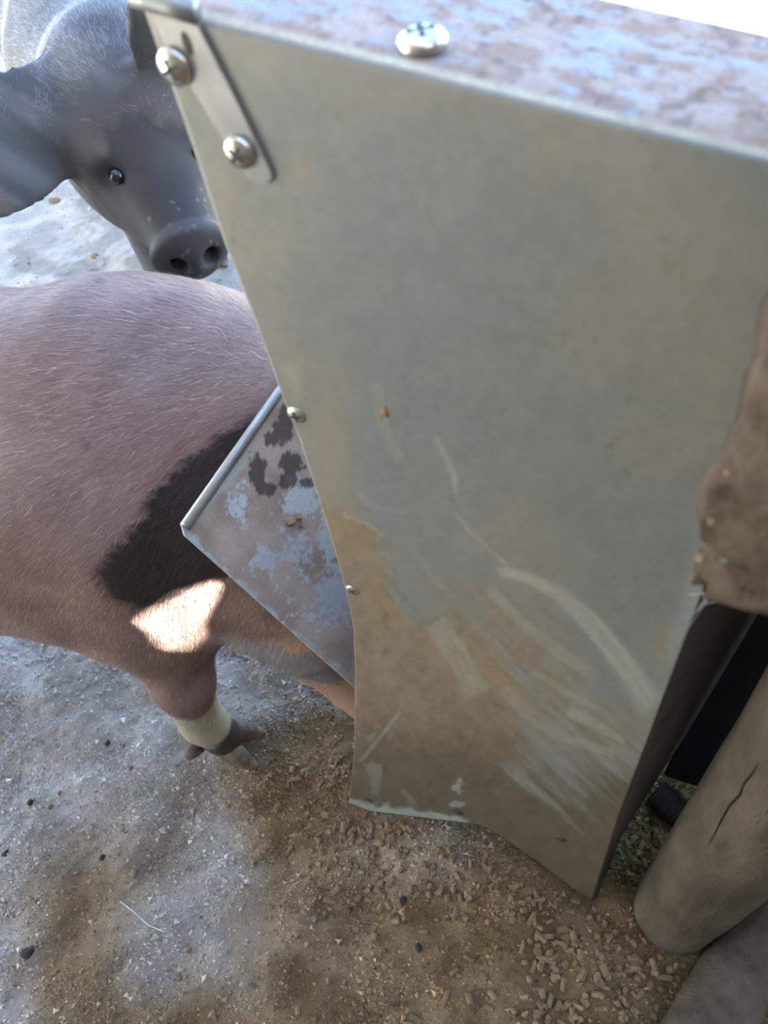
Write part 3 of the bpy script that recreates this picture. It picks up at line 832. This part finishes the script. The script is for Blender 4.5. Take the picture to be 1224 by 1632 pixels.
# --- red-brown pig with its head under the flap (world-aligned local axes rotated by TA)
TA = math.radians(20); OA = np.array([-0.462, 0.108, 0.0])
RA = np.array([[math.cos(TA), -math.sin(TA), 0], [math.sin(TA), math.cos(TA), 0], [0, 0, 1]])   # local -> world
def toA(Pw): return (np.asarray(Pw) - OA) @ RA
def fromA(Pl): return np.asarray(Pl) @ RA.T + OA
fa = Field((-0.86, -0.24, -0.02), (0.42, 0.24, 0.62), 0.0055)
fa.ell((-0.03, 0, 0.345), (0.19, 0.130, 0.146), 0.05)
fa.ell((-0.24, 0.012, 0.352), (0.33, 0.160, 0.160), 0.05)
fa.ell((-0.58, 0, 0.360), (0.19, 0.140, 0.155), 0.05)
fa.ell((0.06, 0.005, 0.412), (0.10, 0.070, 0.080), 0.05)
fa.cone((0.05, 0.0, 0.388), (0.125, 0.012, 0.360), 0.114, 0.106, 0.05)
hA = [toA(np.array(p)) for p in ((-0.335, 0.135, 0.325), (-0.292, 0.112, 0.225), (-0.245, 0.093, 0.125), (-0.226, 0.086, 0.092))]
fa.cone((0.115, 0.008, 0.345), hA[0], 0.098, 0.088, 0.05)
fa.cone(hA[0], hA[1], 0.084, 0.070, 0.05)
fa.cone(hA[1], hA[2], 0.066, 0.046, 0.04)
fa.ell(hA[3], (0.018, 0.042, 0.038), 0.012, frame(hA[3] - hA[2], (0, 0, 1)))
for sgn in (-1, 1):       # shoulders, front legs
    fa.ell((0.01, sgn * 0.075, 0.31), (0.085, 0.060, 0.125), 0.05)
foot = toA(np.array([-0.405, 0.008, 0]))
for (fx_, fy_, kx) in ((foot[0], foot[1], 0.0), (foot[0] - 0.06, 0.085, -0.01)):
    fa.cone((0.022, np.sign(fy_) * 0.078, 0.27), (fx_ + 0.004 + kx, fy_, 0.165), 0.052, 0.0275, 0.035)
    fa.cone((fx_ + 0.004 + kx, fy_, 0.165), (fx_ - 0.006, fy_, 0.075), 0.0265, 0.0215, 0.02)
    fa.cone((fx_ - 0.006, fy_, 0.075), (fx_ + 0.004, fy_, 0.030), 0.0215, 0.0215, 0.015)
for sgn in (-1, 1):       # hind legs
    fa.ell((-0.60, sgn * 0.08, 0.31), (0.12, 0.065, 0.15), 0.05)
    fa.cone((-0.58, sgn * 0.09, 0.25), (-0.66, sgn * 0.09, 0.15), 0.065, 0.034, 0.04)
    fa.cone((-0.66, sgn * 0.09, 0.15), (-0.645, sgn * 0.09, 0.06), 0.032, 0.025, 0.02)
    fa.cone((-0.645, sgn * 0.09, 0.06), (-0.632, sgn * 0.09, 0.030), 0.025, 0.024, 0.02)
fa.cone((-0.76, 0, 0.44), (-0.80, 0.02, 0.36), 0.014, 0.008, 0.02); fa.cone((-0.80, 0.02, 0.36), (-0.79, -0.02, 0.31), 0.008, 0.006, 0.01)
# lop ears: thin plates hanging over the cheeks
for sgn in (-1, 1):
    e0 = toA(np.array([-0.338, 0.052, 0.305])); e1 = toA(np.array([-0.282, 0.044, 0.240]))
    if sgn > 0: e0[1] = 2 * hA[0][1] - e0[1]; e1[1] = 2 * hA[1][1] - e1[1]
    c = (e0 + e1) / 2; ax = e1 - e0
    Rr = frame(ax, np.array([0, sgn * 1.0, 0.45]))
    fa.ell(c, (np.linalg.norm(ax) * 0.60, 0.033, 0.0045), 0.012, Rr, rnd=0.003)
    fa.ell(c - ax * 0.36 + np.array([0.0, -sgn * 0.008, 0.004]), (0.028, 0.026, 0.018), 0.02, Rr)
VA, QA = fa.mesh(); VA = relax(VA, QA)
WA = fromA(VA); NA = normals(WA, QA)
_w = sstep(0.12, 0.2, WA[:, 2])
WA = WA + NA * (_w * ((fbm(WA[:, 0] * 16 + WA[:, 1] * 9, WA[:, 2] * 16 - WA[:, 1] * 7, 531, 3) - 0.5) * 0.007))[:, None]
_d = (WA - FP0) @ fn; _s = (WA - FP0) @ sd                   # the flap rests on the nape: press the neck back behind it
_k = (_s > -0.012) & (_d > -0.004) & (_d < 0.09) & (WA[:, 2] > 0.27) & (WA[:, 1] > 0) & (WA[:, 1] < W)
WA = WA - fn * np.where(_k, _d + 0.004, 0)[:, None]
u, v, _ = proj(WA)
def coatA(P, Nn, u, v):
    n = fbm(P[:, 0] * 30, P[:, 2] * 30, 501, 4); n2 = fbm(P[:, 0] * 9 + 3, P[:, 2] * 9 + P[:, 1] * 5, 503, 3)
    c = lerp((0.185, 0.115, 0.092), (0.29, 0.195, 0.165), sstep(0.3, 0.7, 0.5 * n + 0.5 * n2))
    # dark marking behind the cheek (near side)
    poly = [(470, 640), (405, 670), (345, 702), (308, 722), (285, 752), (262, 768), (240, 790), (232, 820), (205, 850), (168, 890), (158, 925), (175, 952), (215, 966), (262, 962), (300, 940), (350, 920), (470, 900), (520, 800)]
    wob = 9 * (fbm(u / 14, v / 14, 511, 3) - 0.5); wob2 = 9 * (fbm(u / 14 + 50, v / 14, 512, 3) - 0.5)
    side = Nn[:, 1] < 0.45
    k = (in_poly(u + wob, v + wob2, poly) & side).astype(float)
    for cx, cy, rx, ry in ((268, 578, 9, 10), (133, 707, 9, 12), (125, 785, 8, 14), (160, 447, 14, 8), (255, 480, 20, 6)):
        k = np.maximum(k, 0.55 * sstep(0.35, 0.8, blob(u, v, cx, cy, rx, ry)) * side)
    c = c * (1 - k[..., None]) + np.array((0.040, 0.029, 0.027)) * k[..., None]
    L = toA(P)
    # grey skin ears, pinkish muzzle
    ear = np.zeros(len(P))
    for sgn in (-1, 1):
        e0 = toA(np.array([-0.338, 0.052, 0.305])); e1 = toA(np.array([-0.282, 0.044, 0.240]))
        if sgn > 0: e0[1] = 2 * hA[0][1] - e0[1]; e1[1] = 2 * hA[1][1] - e1[1]
        ax = (e1 - e0); rel = L - e0; t = np.clip(rel @ ax / (ax @ ax), 0.05, 1.1)
        dd = rel - t[:, None] * ax; Rr = frame(ax, np.array([0, sgn * 1.0, 0.45]))
        q = dd @ Rr.T
        ear = np.maximum(ear, (np.abs(q[:, 2]) < 0.011) & (np.abs(q[:, 1]) < 0.037) & (t > 0.07))
    c = c * (1 - ear[..., None]) + np.array((0.20, 0.185, 0.18)) * ear[..., None]
    mz = sstep(-0.315, -0.30, P[:, 0]) * sstep(0.27, 0.25, P[:, 2]) * (1 - ear)
    c = c * (1 - mz[..., None]) + np.array((0.40, 0.255, 0.175)) * mz[..., None]
    md = sstep(5, 2, seg_dist(u, v, [(526, 1124), (545, 1135), (570, 1156)])[0]) * mz * (Nn[:, 1] < 0.3)
    md = np.maximum(md, 0.6 * sstep(3, 1, seg_dist(u, v, [(484, 1046), (505, 1062), (540, 1090)])[0]) * mz * (Nn[:, 1] < 0.3))
    c = c * (1 - md[..., None]) + np.array((0.05, 0.03, 0.022)) * md[..., None]
    # white stocking and muddy dark band above the near hoof
    low = sstep(0.128, 0.114, P[:, 2] + 0.05 * (n - 0.5)) * (L[:, 0] > -0.2) * (L[:, 0] < 0.14) * (L[:, 1] < 0)
    c = c * (1 - low[..., None]) + np.array((0.42, 0.37, 0.27)) * low[..., None]
    dk = sstep(0.062, 0.048, P[:, 2] + 0.07 * (n - 0.5))
    c = c * (1 - dk[..., None]) + np.array((0.055, 0.045, 0.038)) * dk[..., None]
    return c
CA = coatA(WA, NA, u, v)
PA = empty('red_pig', tuple(OA)); tag(PA, 'red-brown pig with black neck patch, head under the feeder flap', 'pig')
LA = WA - OA
ba = link('body', mesh_np('body', LA, QA, True, CA, np.zeros(len(LA))), M['hide'], PA)
ba['label'] = 'red-brown hide with a black patch and one white stocking'
hxA = RA[:, 0]
def flowA(P):
    t = np.clip((P[:, 2] - 0.30) / 0.2, 0, 1)
    return -hxA[None] * (0.5 + 0.8 * t)[:, None] + np.array([0, 0, -1.0])[None] * (1.1 - 0.7 * t)[:, None]
def keepA(P):
    uu, vv, _ = proj(P + OA)
    Lc = toA(P + OA)
    return sstep(-900, -150, uu) * (Lc[:, 2] > 0.10) * (Lc[:, 0] < 0.17) + 0.06 * (Lc[:, 0] < 0.12)
add_coat(PA, LA, QA, CA, 190000, 0.0125, 0.00016, flowA, 0.10, 3, keepA, 1.25, 0.38)
for (fx_, fy_, first) in ((foot[0], foot[1], 1), (foot[0] - 0.06, 0.085, 0), (-0.632, -0.09, 0), (-0.632, 0.09, 0)):
    for s_ in (-1, 1):
        Pw = fromA((fx_ + 0.014, fy_ + s_ * 0.0125, 0.0)) - OA
        T = Matrix.Translation(Vector(Pw)) @ Matrix.Rotation(TA + s_ * (0.30 if first else 0.1) + (-0.15 if first else 0), 4, 'Z')
        hoof(PA, T, 0.050, 0.023, 0.034, M['hoof'])
        Pw = fromA((fx_ - 0.026, fy_ + s_ * 0.015, 0.020)) - OA
        T = Matrix.Translation(Vector(Pw)) @ Matrix.Rotation(TA + math.pi + s_ * -0.3, 4, 'Z') @ Matrix.Rotation(0.5, 4, 'Y')
        o = hoof(PA, T, 0.022, 0.013, 0.018, M['hoof']); o.name = 'dewclaw'
eye(PA, np.array([-0.262, 0.050, 0.205]) - OA, 0.007); eye(PA, np.array([-0.285, 0.172, 0.205]) - OA, 0.007)

hits = np.array([hit(p, WA) for p in ((215, 1000), (245, 1000), (262, 1030), (285, 990), (270, 965), (310, 955), (250, 980))])
pc0 = hits.mean(0); pn = np.linalg.svd(hits - pc0)[2][2]          # plane of the lit flank
hole = []
for p in PATCH:
    q = on_plane(p, pc0, pn)
    hole.append(tuple((q + SUN * (ROOF_Z - q[2]) / SUN[2])[:2]))
build_roof(hole)

# --- black pig looking at the camera
HB = np.array([0.70, -0.714, 0.0]); HB /= np.linalg.norm(HB)
NB = np.array([-HB[1], HB[0], 0])          # its left
RB = np.stack([HB, NB, np.array([0, 0, 1.0])], 1)
tip = np.array([-0.600, 0.442, 0.325])
OB = tip - HB * 0.42; OB[2] = 0
def toB(Pw): return (np.asarray(Pw) - OB) @ RB
def fromB(Pl): return np.asarray(Pl) @ RB.T + OB
fb = Field((-0.86, -0.30, -0.02), (0.46, 0.30, 0.62), 0.0045)
TZ = 0.325; pit = math.radians(24); hd = np.array([math.cos(pit), 0, -math.sin(pit)]); hu = np.array([math.sin(pit), 0, math.cos(pit)])
t0 = np.array([0.42, 0, TZ])                 # snout disc centre
def H(a, b, c): return t0 + hd * a + np.array([0, 1, 0]) * b + hu * c     # head frame: a<0 towards the skull
RH = np.stack([hd, np.array([0, 1.0, 0]), hu])
fb.ell(H(-0.205, 0, 0.030), (0.090, 0.088, 0.085), 0.04, RH)          # skull
fb.ell(H(-0.170, 0, -0.030), (0.095, 0.094, 0.070), 0.05, RH)         # jowls
fb.cone(H(-0.16, 0, 0.005), H(-0.02, 0, -0.004), 0.076, 0.043, 0.05)  # muzzle
fb.cone(H(-0.14, 0, -0.045), H(-0.035, 0, -0.032), 0.050, 0.028, 0.03) # lower jaw
fb.ell(H(-0.006, 0, 0.0), (0.016, 0.051, 0.043), 0.010, RH)           # snout disc
for s_ in (-1, 1):
    fb.ell(H(-0.130, s_ * 0.058, 0.052), (0.030, 0.020, 0.016), 0.02, RH)     # brow
    fb.ell(H(0.012, s_ * 0.019, 0.002), (0.018, 0.0105, 0.0125), 0.005, RH, sub=True)
fb.cone(H(-0.22, 0, 0.02), (0.02, 0, 0.395), 0.100, 0.130, 0.06)
fb.ell((-0.03, 0, 0.395), (0.18, 0.140, 0.145), 0.06)
fb.ell((-0.30, 0, 0.365), (0.34, 0.165, 0.180), 0.06)
fb.ell((-0.58, 0, 0.385), (0.19, 0.150, 0.165), 0.06)
for s_ in (-1, 1):
    fb.ell((-0.10, s_ * 0.06, 0.30), (0.09, 0.06, 0.14), 0.05)
    fb.cone((-0.11, s_ * 0.058, 0.27), (-0.115, s_ * 0.056, 0.15), 0.060, 0.034, 0.04)
    fb.cone((-0.115, s_ * 0.056, 0.15), (-0.118, s_ * 0.056, 0.03), 0.032, 0.025, 0.02)
    fb.ell((-0.60, s_ * 0.08, 0.31), (0.12, 0.065, 0.15), 0.05)
    fb.cone((-0.58, s_ * 0.09, 0.25), (-0.66, s_ * 0.09, 0.15), 0.065, 0.034, 0.04)
    fb.cone((-0.66, s_ * 0.09, 0.15), (-0.635, s_ * 0.09, 0.03), 0.032, 0.025, 0.02)
fb.cone((-0.77, 0, 0.45), (-0.82, 0.02, 0.37), 0.014, 0.008, 0.02)
EARS = []
for s_ in (-1, 1):
    e0 = H(-0.185, s_ * 0.080, 0.070); e1 = H(-0.125, -0.235, 0.075)
    if s_ > 0: e0 = H(-0.165, 0.088, 0.06); e1 = H(-0.155, 0.070, 0.205)
    ax = e1 - e0; Rr = frame(ax, hd * 0.75 + hu * 0.65)
    EARS.append((e0, ax, Rr))
    fb.ell((e0 + e1) / 2, (np.linalg.norm(ax) * 0.58, 0.058, 0.0065), 0.015, Rr, rnd=0.004)
    fb.ell(e0 + ax * 0.05, (0.035, 0.035, 0.022), 0.03, Rr)
V0, _ = fb.mesh()
EB = (toB(hit((174, 286), fromB(V0))) - t0) @ RH.T            # eye position in the head frame
EB = np.array([EB[0], -abs(EB[1]), EB[2]])
for s_ in (-1, 1):
    fb.ell(H(EB[0], s_ * -EB[1], EB[2]), (0.016, 0.012, 0.010), 0.012, RH, sub=True)
VB, QB = fb.mesh(); VB = relax(VB, QB); WB = fromB(VB); NB_ = normals(WB, QB)
u, v, _ = proj(WB)
def coatB(P, L, u, v):
    n = fbm(L[:, 0] * 40, L[:, 1] * 40 + L[:, 2] * 30, 601, 4)
    c = lerp((0.068, 0.069, 0.071), (0.125, 0.123, 0.122), sstep(0.3, 0.7, n))
    rel = (L - t0) @ RH.T
    face = 0.75 * sstep(-0.17, -0.11, rel[:, 0] + 0.05 * (n - 0.5)) * (np.abs(rel[:, 1]) < 0.105)
    c = c * (1 - face[..., None]) + np.array((0.034, 0.029, 0.026)) * face[..., None]
    # brown dusty patches on the muzzle
    k = 0.7 * sstep(0.46, 0.60, fbm(L[:, 1] * 22 + 4, rel[:, 0] * 22, 605, 3)) * sstep(-0.15, -0.10, rel[:, 0]) * sstep(-0.02, -0.05, rel[:, 0])
    c = c * (1 - k[..., None]) + np.array((0.135, 0.105, 0.085)) * k[..., None]
    rim = sstep(-0.022, -0.014, rel[:, 0]) * sstep(0.002, -0.004, rel[:, 0]) * sstep(0.010, 0.025, rel[:, 2])
    c = c * (1 - 0.6 * rim[..., None]) + np.array((0.17, 0.15, 0.16)) * 0.6 * rim[..., None]
    wet = sstep(-0.085, -0.05, rel[:, 0] + 0.04 * (n - 0.5)) * 0.6
    c = c * (1 - wet[..., None]) + np.array((0.026, 0.023, 0.023)) * wet[..., None]
    jaw = sstep(-0.04, -0.07, rel[:, 2]) * 0.5 * sstep(-0.26, -0.22, rel[:, 0])
    c = c * (1 - jaw[..., None]) + np.array((0.19, 0.145, 0.10)) * jaw[..., None]
    spk = sstep(0.90, 0.94, vnoise(L[:, 1] * 330, rel[:, 0] * 330 + rel[:, 2] * 330, 611)) * sstep(-0.09, -0.04, rel[:, 0]) * 0.25
    c = c * (1 - spk[..., None]) + np.array((0.34, 0.30, 0.25)) * spk[..., None]
    nst = 0
    for s_ in (-1, 1):
        nst = np.maximum(nst, np.exp(-(((rel[:, 1] - s_ * 0.019) / 0.009) ** 2 + ((rel[:, 2] - 0.002) / 0.011) ** 2)) * (rel[:, 0] > -0.03))
    nst = sstep(0.3, 0.7, nst)
    c = c * (1 - nst[..., None]) + np.array((0.015, 0.012, 0.012)) * nst[..., None]
    return c
CB = coatB(WB, VB, u, v)
PB = empty('black_pig', tuple(OB)); tag(PB, 'black pig facing the camera with wide floppy ears and a dusty snout', 'pig')
LB = WB - OB
link('body', mesh_np('body', LB, QB, True, CB, np.zeros(len(LB))), M['hide'], PB)['label'] = 'greyish black hide'
def flowB(P): return np.tile(-HB + np.array([0, 0, -0.25]), (len(P), 1))
def keepB(P):
    L = toB(P + OB); rel = (L - t0) @ RH.T
    k = sstep(-0.08, -0.18, rel[:, 0]) ** 2
    for e0, ax, Rr in EARS:
        q = (L - e0) @ Rr.T
        k = k * np.where((q[:, 0] > 0.01) & (np.abs(q[:, 2]) < 0.02), 0.12, 1.0)
    return k * (L[:, 2] > 0.12)
add_coat(PB, LB, QB, CB, 120000, 0.013, 0.00019, flowB, 0.15, 5, keepB, 1.9, 0.3)
for s_ in (-1, 1):
    eye(PB, fromB(H(EB[0] - 0.003, -s_ * (EB[1] + 0.0095), EB[2] - 0.002)) - OB, 0.0095)
for (fx_, fy_) in ((-0.118, -0.056), (-0.118, 0.056), (-0.635, -0.09), (-0.635, 0.09)):
    for s_ in (-1, 1):
        Pw = fromB((fx_ + 0.012, fy_ + s_ * 0.0125, 0.0)) - OB
        hoof(PB, Matrix.Translation(Vector(Pw)) @ Matrix.Rotation(math.atan2(HB[1], HB[0]) + s_ * 0.1, 4, 'Z'), 0.048, 0.023, 0.033, M['hoof'])

# ------------------------------------------------------------------ crumbs of soil and meal (uncountable)
def in_view(x, y, m=40):
    u, v, w = proj(np.stack([x, y, np.zeros_like(x)], -1))
    return (u > -m) & (u < 1224 + m) & (v > -m) & (v < 1632 + m) & (w > 0), u, v, w
octV = np.array([(1, 0, 0), (-0.5, 0.87, 0.1), (-0.5, -0.87, -0.1), (0.15, 0.1, 0.85), (-0.1, -0.1, -0.75)])
octF = np.array([(0, 1, 3), (1, 2, 3), (2, 0, 3), (1, 0, 4), (2, 1, 4), (0, 2, 4)])
def crumbs(name, n, xr, yr, rfun, cfun, seed, label, cat, keep=None):
    r = np.random.default_rng(seed)
    x = r.uniform(*xr, n); y = r.uniform(*yr, n)
    k, u, v, w = in_view(x, y, 520)
    edge = np.maximum(np.maximum(-u, u - 1224), np.maximum(-v, v - 1632))
    k &= r.uniform(0, 1, n) < np.clip(1 - (edge - 20) / 480, 0.0, 1) ** 1.5
    if keep is not None: k &= r.uniform(0, 1, n) < keep(x, y, u, v)
    x, y, u, v = x[k], y[k], u[k], v[k]; n = len(x)
    R_ = rfun(r, n, x, y)
    th = r.uniform(0, 6.283, n); tl = r.uniform(0, 6.283, n)
    ca, sa, cb, sb = np.cos(th), np.sin(th), np.cos(tl), np.sin(tl)
    P = octV[None] * r.uniform(0.6, 1.3, (n, 5, 1)) * np.stack([r.uniform(0.7, 1.5, n), np.ones(n), r.uniform(0.6, 1, n)], 1)[:, None]
    X = P[..., 0] * ca[:, None] - P[..., 1] * sa[:, None]; Y = P[..., 0] * sa[:, None] + P[..., 1] * ca[:, None]; Z = P[..., 2]
    Y, Z = Y * cb[:, None] - Z * sb[:, None], Y * sb[:, None] + Z * cb[:, None]
    z0 = ground_z(x, y)
    V = np.stack([X * R_[:, None] + x[:, None], Y * R_[:, None] + y[:, None], Z * R_[:, None] + (z0 + R_ * 0.35)[:, None]], -1).reshape(-1, 3)
    F = (octF[None] + 5 * np.arange(n)[:, None, None]).reshape(-1, 3)
    c = cfun(r, n, x, y)
    o = link(name, mesh_np(name, V, F, False, np.repeat(c, 5, 0), np.zeros(5 * n)), M['grain'])
    tag(o, label, cat, kind='stuff')
    return o
def crumb_col(r, n, x, y):
    c = soil_color(x, y) * r.lognormal(0.08, 0.34, n)[:, None]
    return np.clip(c, 0.01, 0.6)
crumbs('soil_crumbs', 620000, (-1.25, 0.30), (-0.50, 0.62), lambda r, n, x, y: 0.0011 * r.lognormal(0, 0.42, n), crumb_col, 21,
       'loose fine soil crumbs scattered over the pen floor', 'soil crumbs',
       lambda x, y, u, v: np.clip(0.5 + 1.8 * (fbm(x * 14, y * 14, 71, 3) - 0.45), 0.12, 1) * sstep(1.2, 0.2, np.hypot(x + 0.2, y)))
crumbs('coarse_soil_crumbs', 26000, (-2.2, 0.22), (-0.36, 1.6), lambda r, n, x, y: 0.0024 * r.lognormal(0, 0.35, n), crumb_col, 23,
       'coarser soil lumps strewn over the pen floor', 'soil crumbs', lambda x, y, u, v: np.clip(0.3 + 2.0 * (fbm(x * 9, y * 9, 73, 3) - 0.4), 0.05, 1))
def green_col(r, n, x, y):
    t = r.uniform(0, 1, n)[:, None]
    return (np.array((0.06, 0.055, 0.03)) * (1 - t) + np.array((0.33, 0.29, 0.12)) * t) * r.uniform(0.6, 1.3, n)[:, None]
crumbs('plant_litter', 2600, (0.008, 0.075), (0.02, 0.14), lambda r, n, x, y: 0.0020 * r.lognormal(0, 0.4, n), green_col, 25,
       'yellow-green chaff litter in the dark gap behind the feeder', 'plant litter')

# ------------------------------------------------------------------ feed pellets
def pellet_mesh(L, r, seed):
    rr = random.Random(seed); ns = 8
    V = []; F = []
    secs = [(-0.5, 0.78), (-0.42, 1.0), (0.42, 1.0), (0.5, 0.75)]
    for x, k in secs:
        for j in range(ns):
            a = 2 * math.pi * j / ns
            q = r * k * rr.uniform(0.86, 1.1)
            V.append((x * L + rr.uniform(-0.05, 0.05) * L * (1 if abs(x) > 0.45 else 0), q * math.cos(a), q * math.sin(a)))
    for i in range(3):
        for j in range(ns):
            k = (j + 1) % ns; F.append((i * ns + j, i * ns + k, (i + 1) * ns + k, (i + 1) * ns + j))
    F.append(tuple(range(ns))[::-1]); F.append(tuple(range(3 * ns, 4 * ns)))
    return V, F
PM = []
for i in range(10):
    L_ = [0.0055, 0.006, 0.007, 0.0075, 0.0085, 0.0095, 0.0105, 0.0065, 0.0058, 0.012][i]
    V_, F_ = pellet_mesh(L_, 0.0024 + 0.0003 * (i % 3), i)
    me = bpy.data.meshes.new('feed_pellet'); me.from_pydata(V_, [], F_); me.update(); me.materials.append(M['pellet'])
    PM.append((me, V_, F_, L_))
def pellet_density(x, y, u, v):
    d = 0.10 * sstep(430, 560, u) * sstep(1150, 1300, v)
    for cx, cy, rx, ry, a in ((640, 1340, 120, 60, .8), (720, 1400, 120, 80, .75), (840, 1430, 110, 60, .8), (930, 1560, 130, 90, .95), (1020, 1600, 110, 70, 1.0), (820, 1560, 90, 60, .35), (700, 1340, 60, 40, .6), (550, 1540, 30, 60, .25), (1215, 1610, 30, 40, 1.0), (480, 1220, 60, 50, .18), (990, 1470, 50, 40, .5), (560, 1240, 40, 60, 0.3)):
        d = np.maximum(d, a * blob(u, v, cx, cy, rx, ry))
    d = np.maximum(d, 0.004)
    return d
r = np.random.default_rng(77)
x = r.uniform(-0.6, 0.2, 9000); y = r.uniform(-0.3, 0.25, 9000)
k, u, v, w = in_view(x, y, 10)
k &= r.uniform(0, 1, 9000) < pellet_density(x, y, u, v)
k &= ~((x > -0.24) & (x < 0.03) & (y > -0.004))                 # not inside the feeder
k &= np.hypot(x - PC[0], y - PC[1]) > PR + 0.004
ld = np.array([0.092, 0.24]); ld /= np.linalg.norm(ld); lr = np.stack([x - 0.078, y + 0.155], 1)
k &= np.abs(lr[:, 0] * ld[1] - lr[:, 1] * ld[0]) > 0.036
k &= ~((np.hypot(x + 0.40, y - 0.01) < 0.05))
x, y, u, v, w = x[k], y[k], u[k], v[k], w[k]
typ = r.integers(0, 10, len(x)); scl = r.uniform(0.75, 1.15, len(x))
size = np.array([PM[t][3] for t in typ]) * scl / w
order = np.argsort(-size)
big = set(order[:290].tolist())
SV = []; SF = []; off = 0
for i in range(len(x)):
    z = float(ground_z(np.array(x[i]), np.array(y[i])))
    rz = r.uniform(0, 6.283); ry_ = r.normal(0, 0.25); rx_ = r.uniform(0, 6.28)
    if r.uniform() < 0.12: ry_ = 1.2
    T = Matrix.Translation((x[i], y[i], z + 0.0022 * scl[i])) @ Matrix.Rotation(rz, 4, 'Z') @ Matrix.Rotation(ry_, 4, 'Y') @ Matrix.Rotation(rx_, 4, 'X') @ Matrix.Scale(scl[i], 4)
    me, V_, F_, _ = PM[typ[i]]
    if i in big:
        o = bpy.data.objects.new('feed_pellet', me); col.objects.link(o); o.matrix_world = T
        if math.hypot(x[i] - 0.09, y[i] + 0.03) < 0.10: where = ('in front of the round fence post', 'pellets by the fence post')
        elif x[i] > -0.28 and y[i] > -0.07: where = ('along the foot of the feeder panel', 'pellets along the feeder')
        elif x[i] < -0.28 and y[i] > -0.1: where = ('near the red pig hoof', 'pellets near the hoof')
        else: where = ('out on the open floor before the feeder', 'pellets on the open floor')
        tag(o, 'tan cylindrical feed pellet on the dirt ' + where[0], 'feed pellet', where[1])
    else:
        SV += [tuple(T @ Vector(q)) for q in V_]; SF += [tuple(a + off for a in f) for f in F_]; off += len(V_)
if SV:
    me = bpy.data.meshes.new('feed_pellets'); me.from_pydata(SV, [], SF); me.update()
    tag(link('feed_pellets', me, M['pellet']), 'smaller spilled feed pellets strewn over the dirt', 'feed pellets', kind='stuff')

# ------------------------------------------------------------------ straw, roots, dark pebbles
def ground_path(pxs, lift=0.002, n=24):
    pts = np.array([at(p, 2, 0.0) for p in pxs]); pts = resample(pts, n)
    pts[:, 2] = ground_z(pts[:, 0], pts[:, 1]) + lift
    return pts
tag(tube_obj('straw', ground_path([(190, 1436), (212, 1452), (236, 1474), (264, 1487)]), 0.0007, M['straw'], None, 6), 'single thin pale straw on the bare dirt', 'straw')
r2 = random.Random(12)
for i in range(12):
    cx, cy = r2.uniform(0, 95), r2.uniform(5, 125)
    a = r2.uniform(0, 6.28); pts = [(cx, cy)]
    for j in range(4):
        a += r2.uniform(-0.9, 0.9); pts.append((pts[-1][0] + 16 * math.cos(a), pts[-1][1] + 13 * math.sin(a)))
    tag(tube_obj('dry_root', ground_path(pts, 0.006, 30), 0.0019, M['straw'], None, 6), 'thin pale dry root curling on the dusty ground behind the black pig', 'root', 'dry roots on the dust')
for i, (px, rr) in enumerate((((645, 1440), 0.0036), ((668, 1512), 0.0034), ((172, 1184), 0.003), ((50, 1280), 0.0034), ((47, 1520), 0.005), ((160, 1365), 0.003), ((560, 1450), 0.002), ((8, 1360), 0.003))):
    q = at(px, 2, 0); q[2] = float(ground_z(np.array(q[0]), np.array(q[1]))) + rr * 0.4
    tag(lump('pebble', q, rr, M['stone'], None, (1, 1.2, 0.7), 90 + i), 'tiny dark pebble lying on the dirt', 'pebble', 'dark pebbles on the dirt')
for i, (px, rr) in enumerate((((85, 318), 0.010), ((3, 62), 0.02), ((150, 405), 0.008))):
    q = at(px, 2, 0); q[2] = float(ground_z(np.array(q[0]), np.array(q[1]))) + rr * 0.4
    tag(lump('dirt_clod', q, rr, M['mud'], None, (1.2, 1, 0.7), 120 + i), 'small brown dirt clod on the grey dust beside the black pig', 'clod', 'dirt clods on the dust')
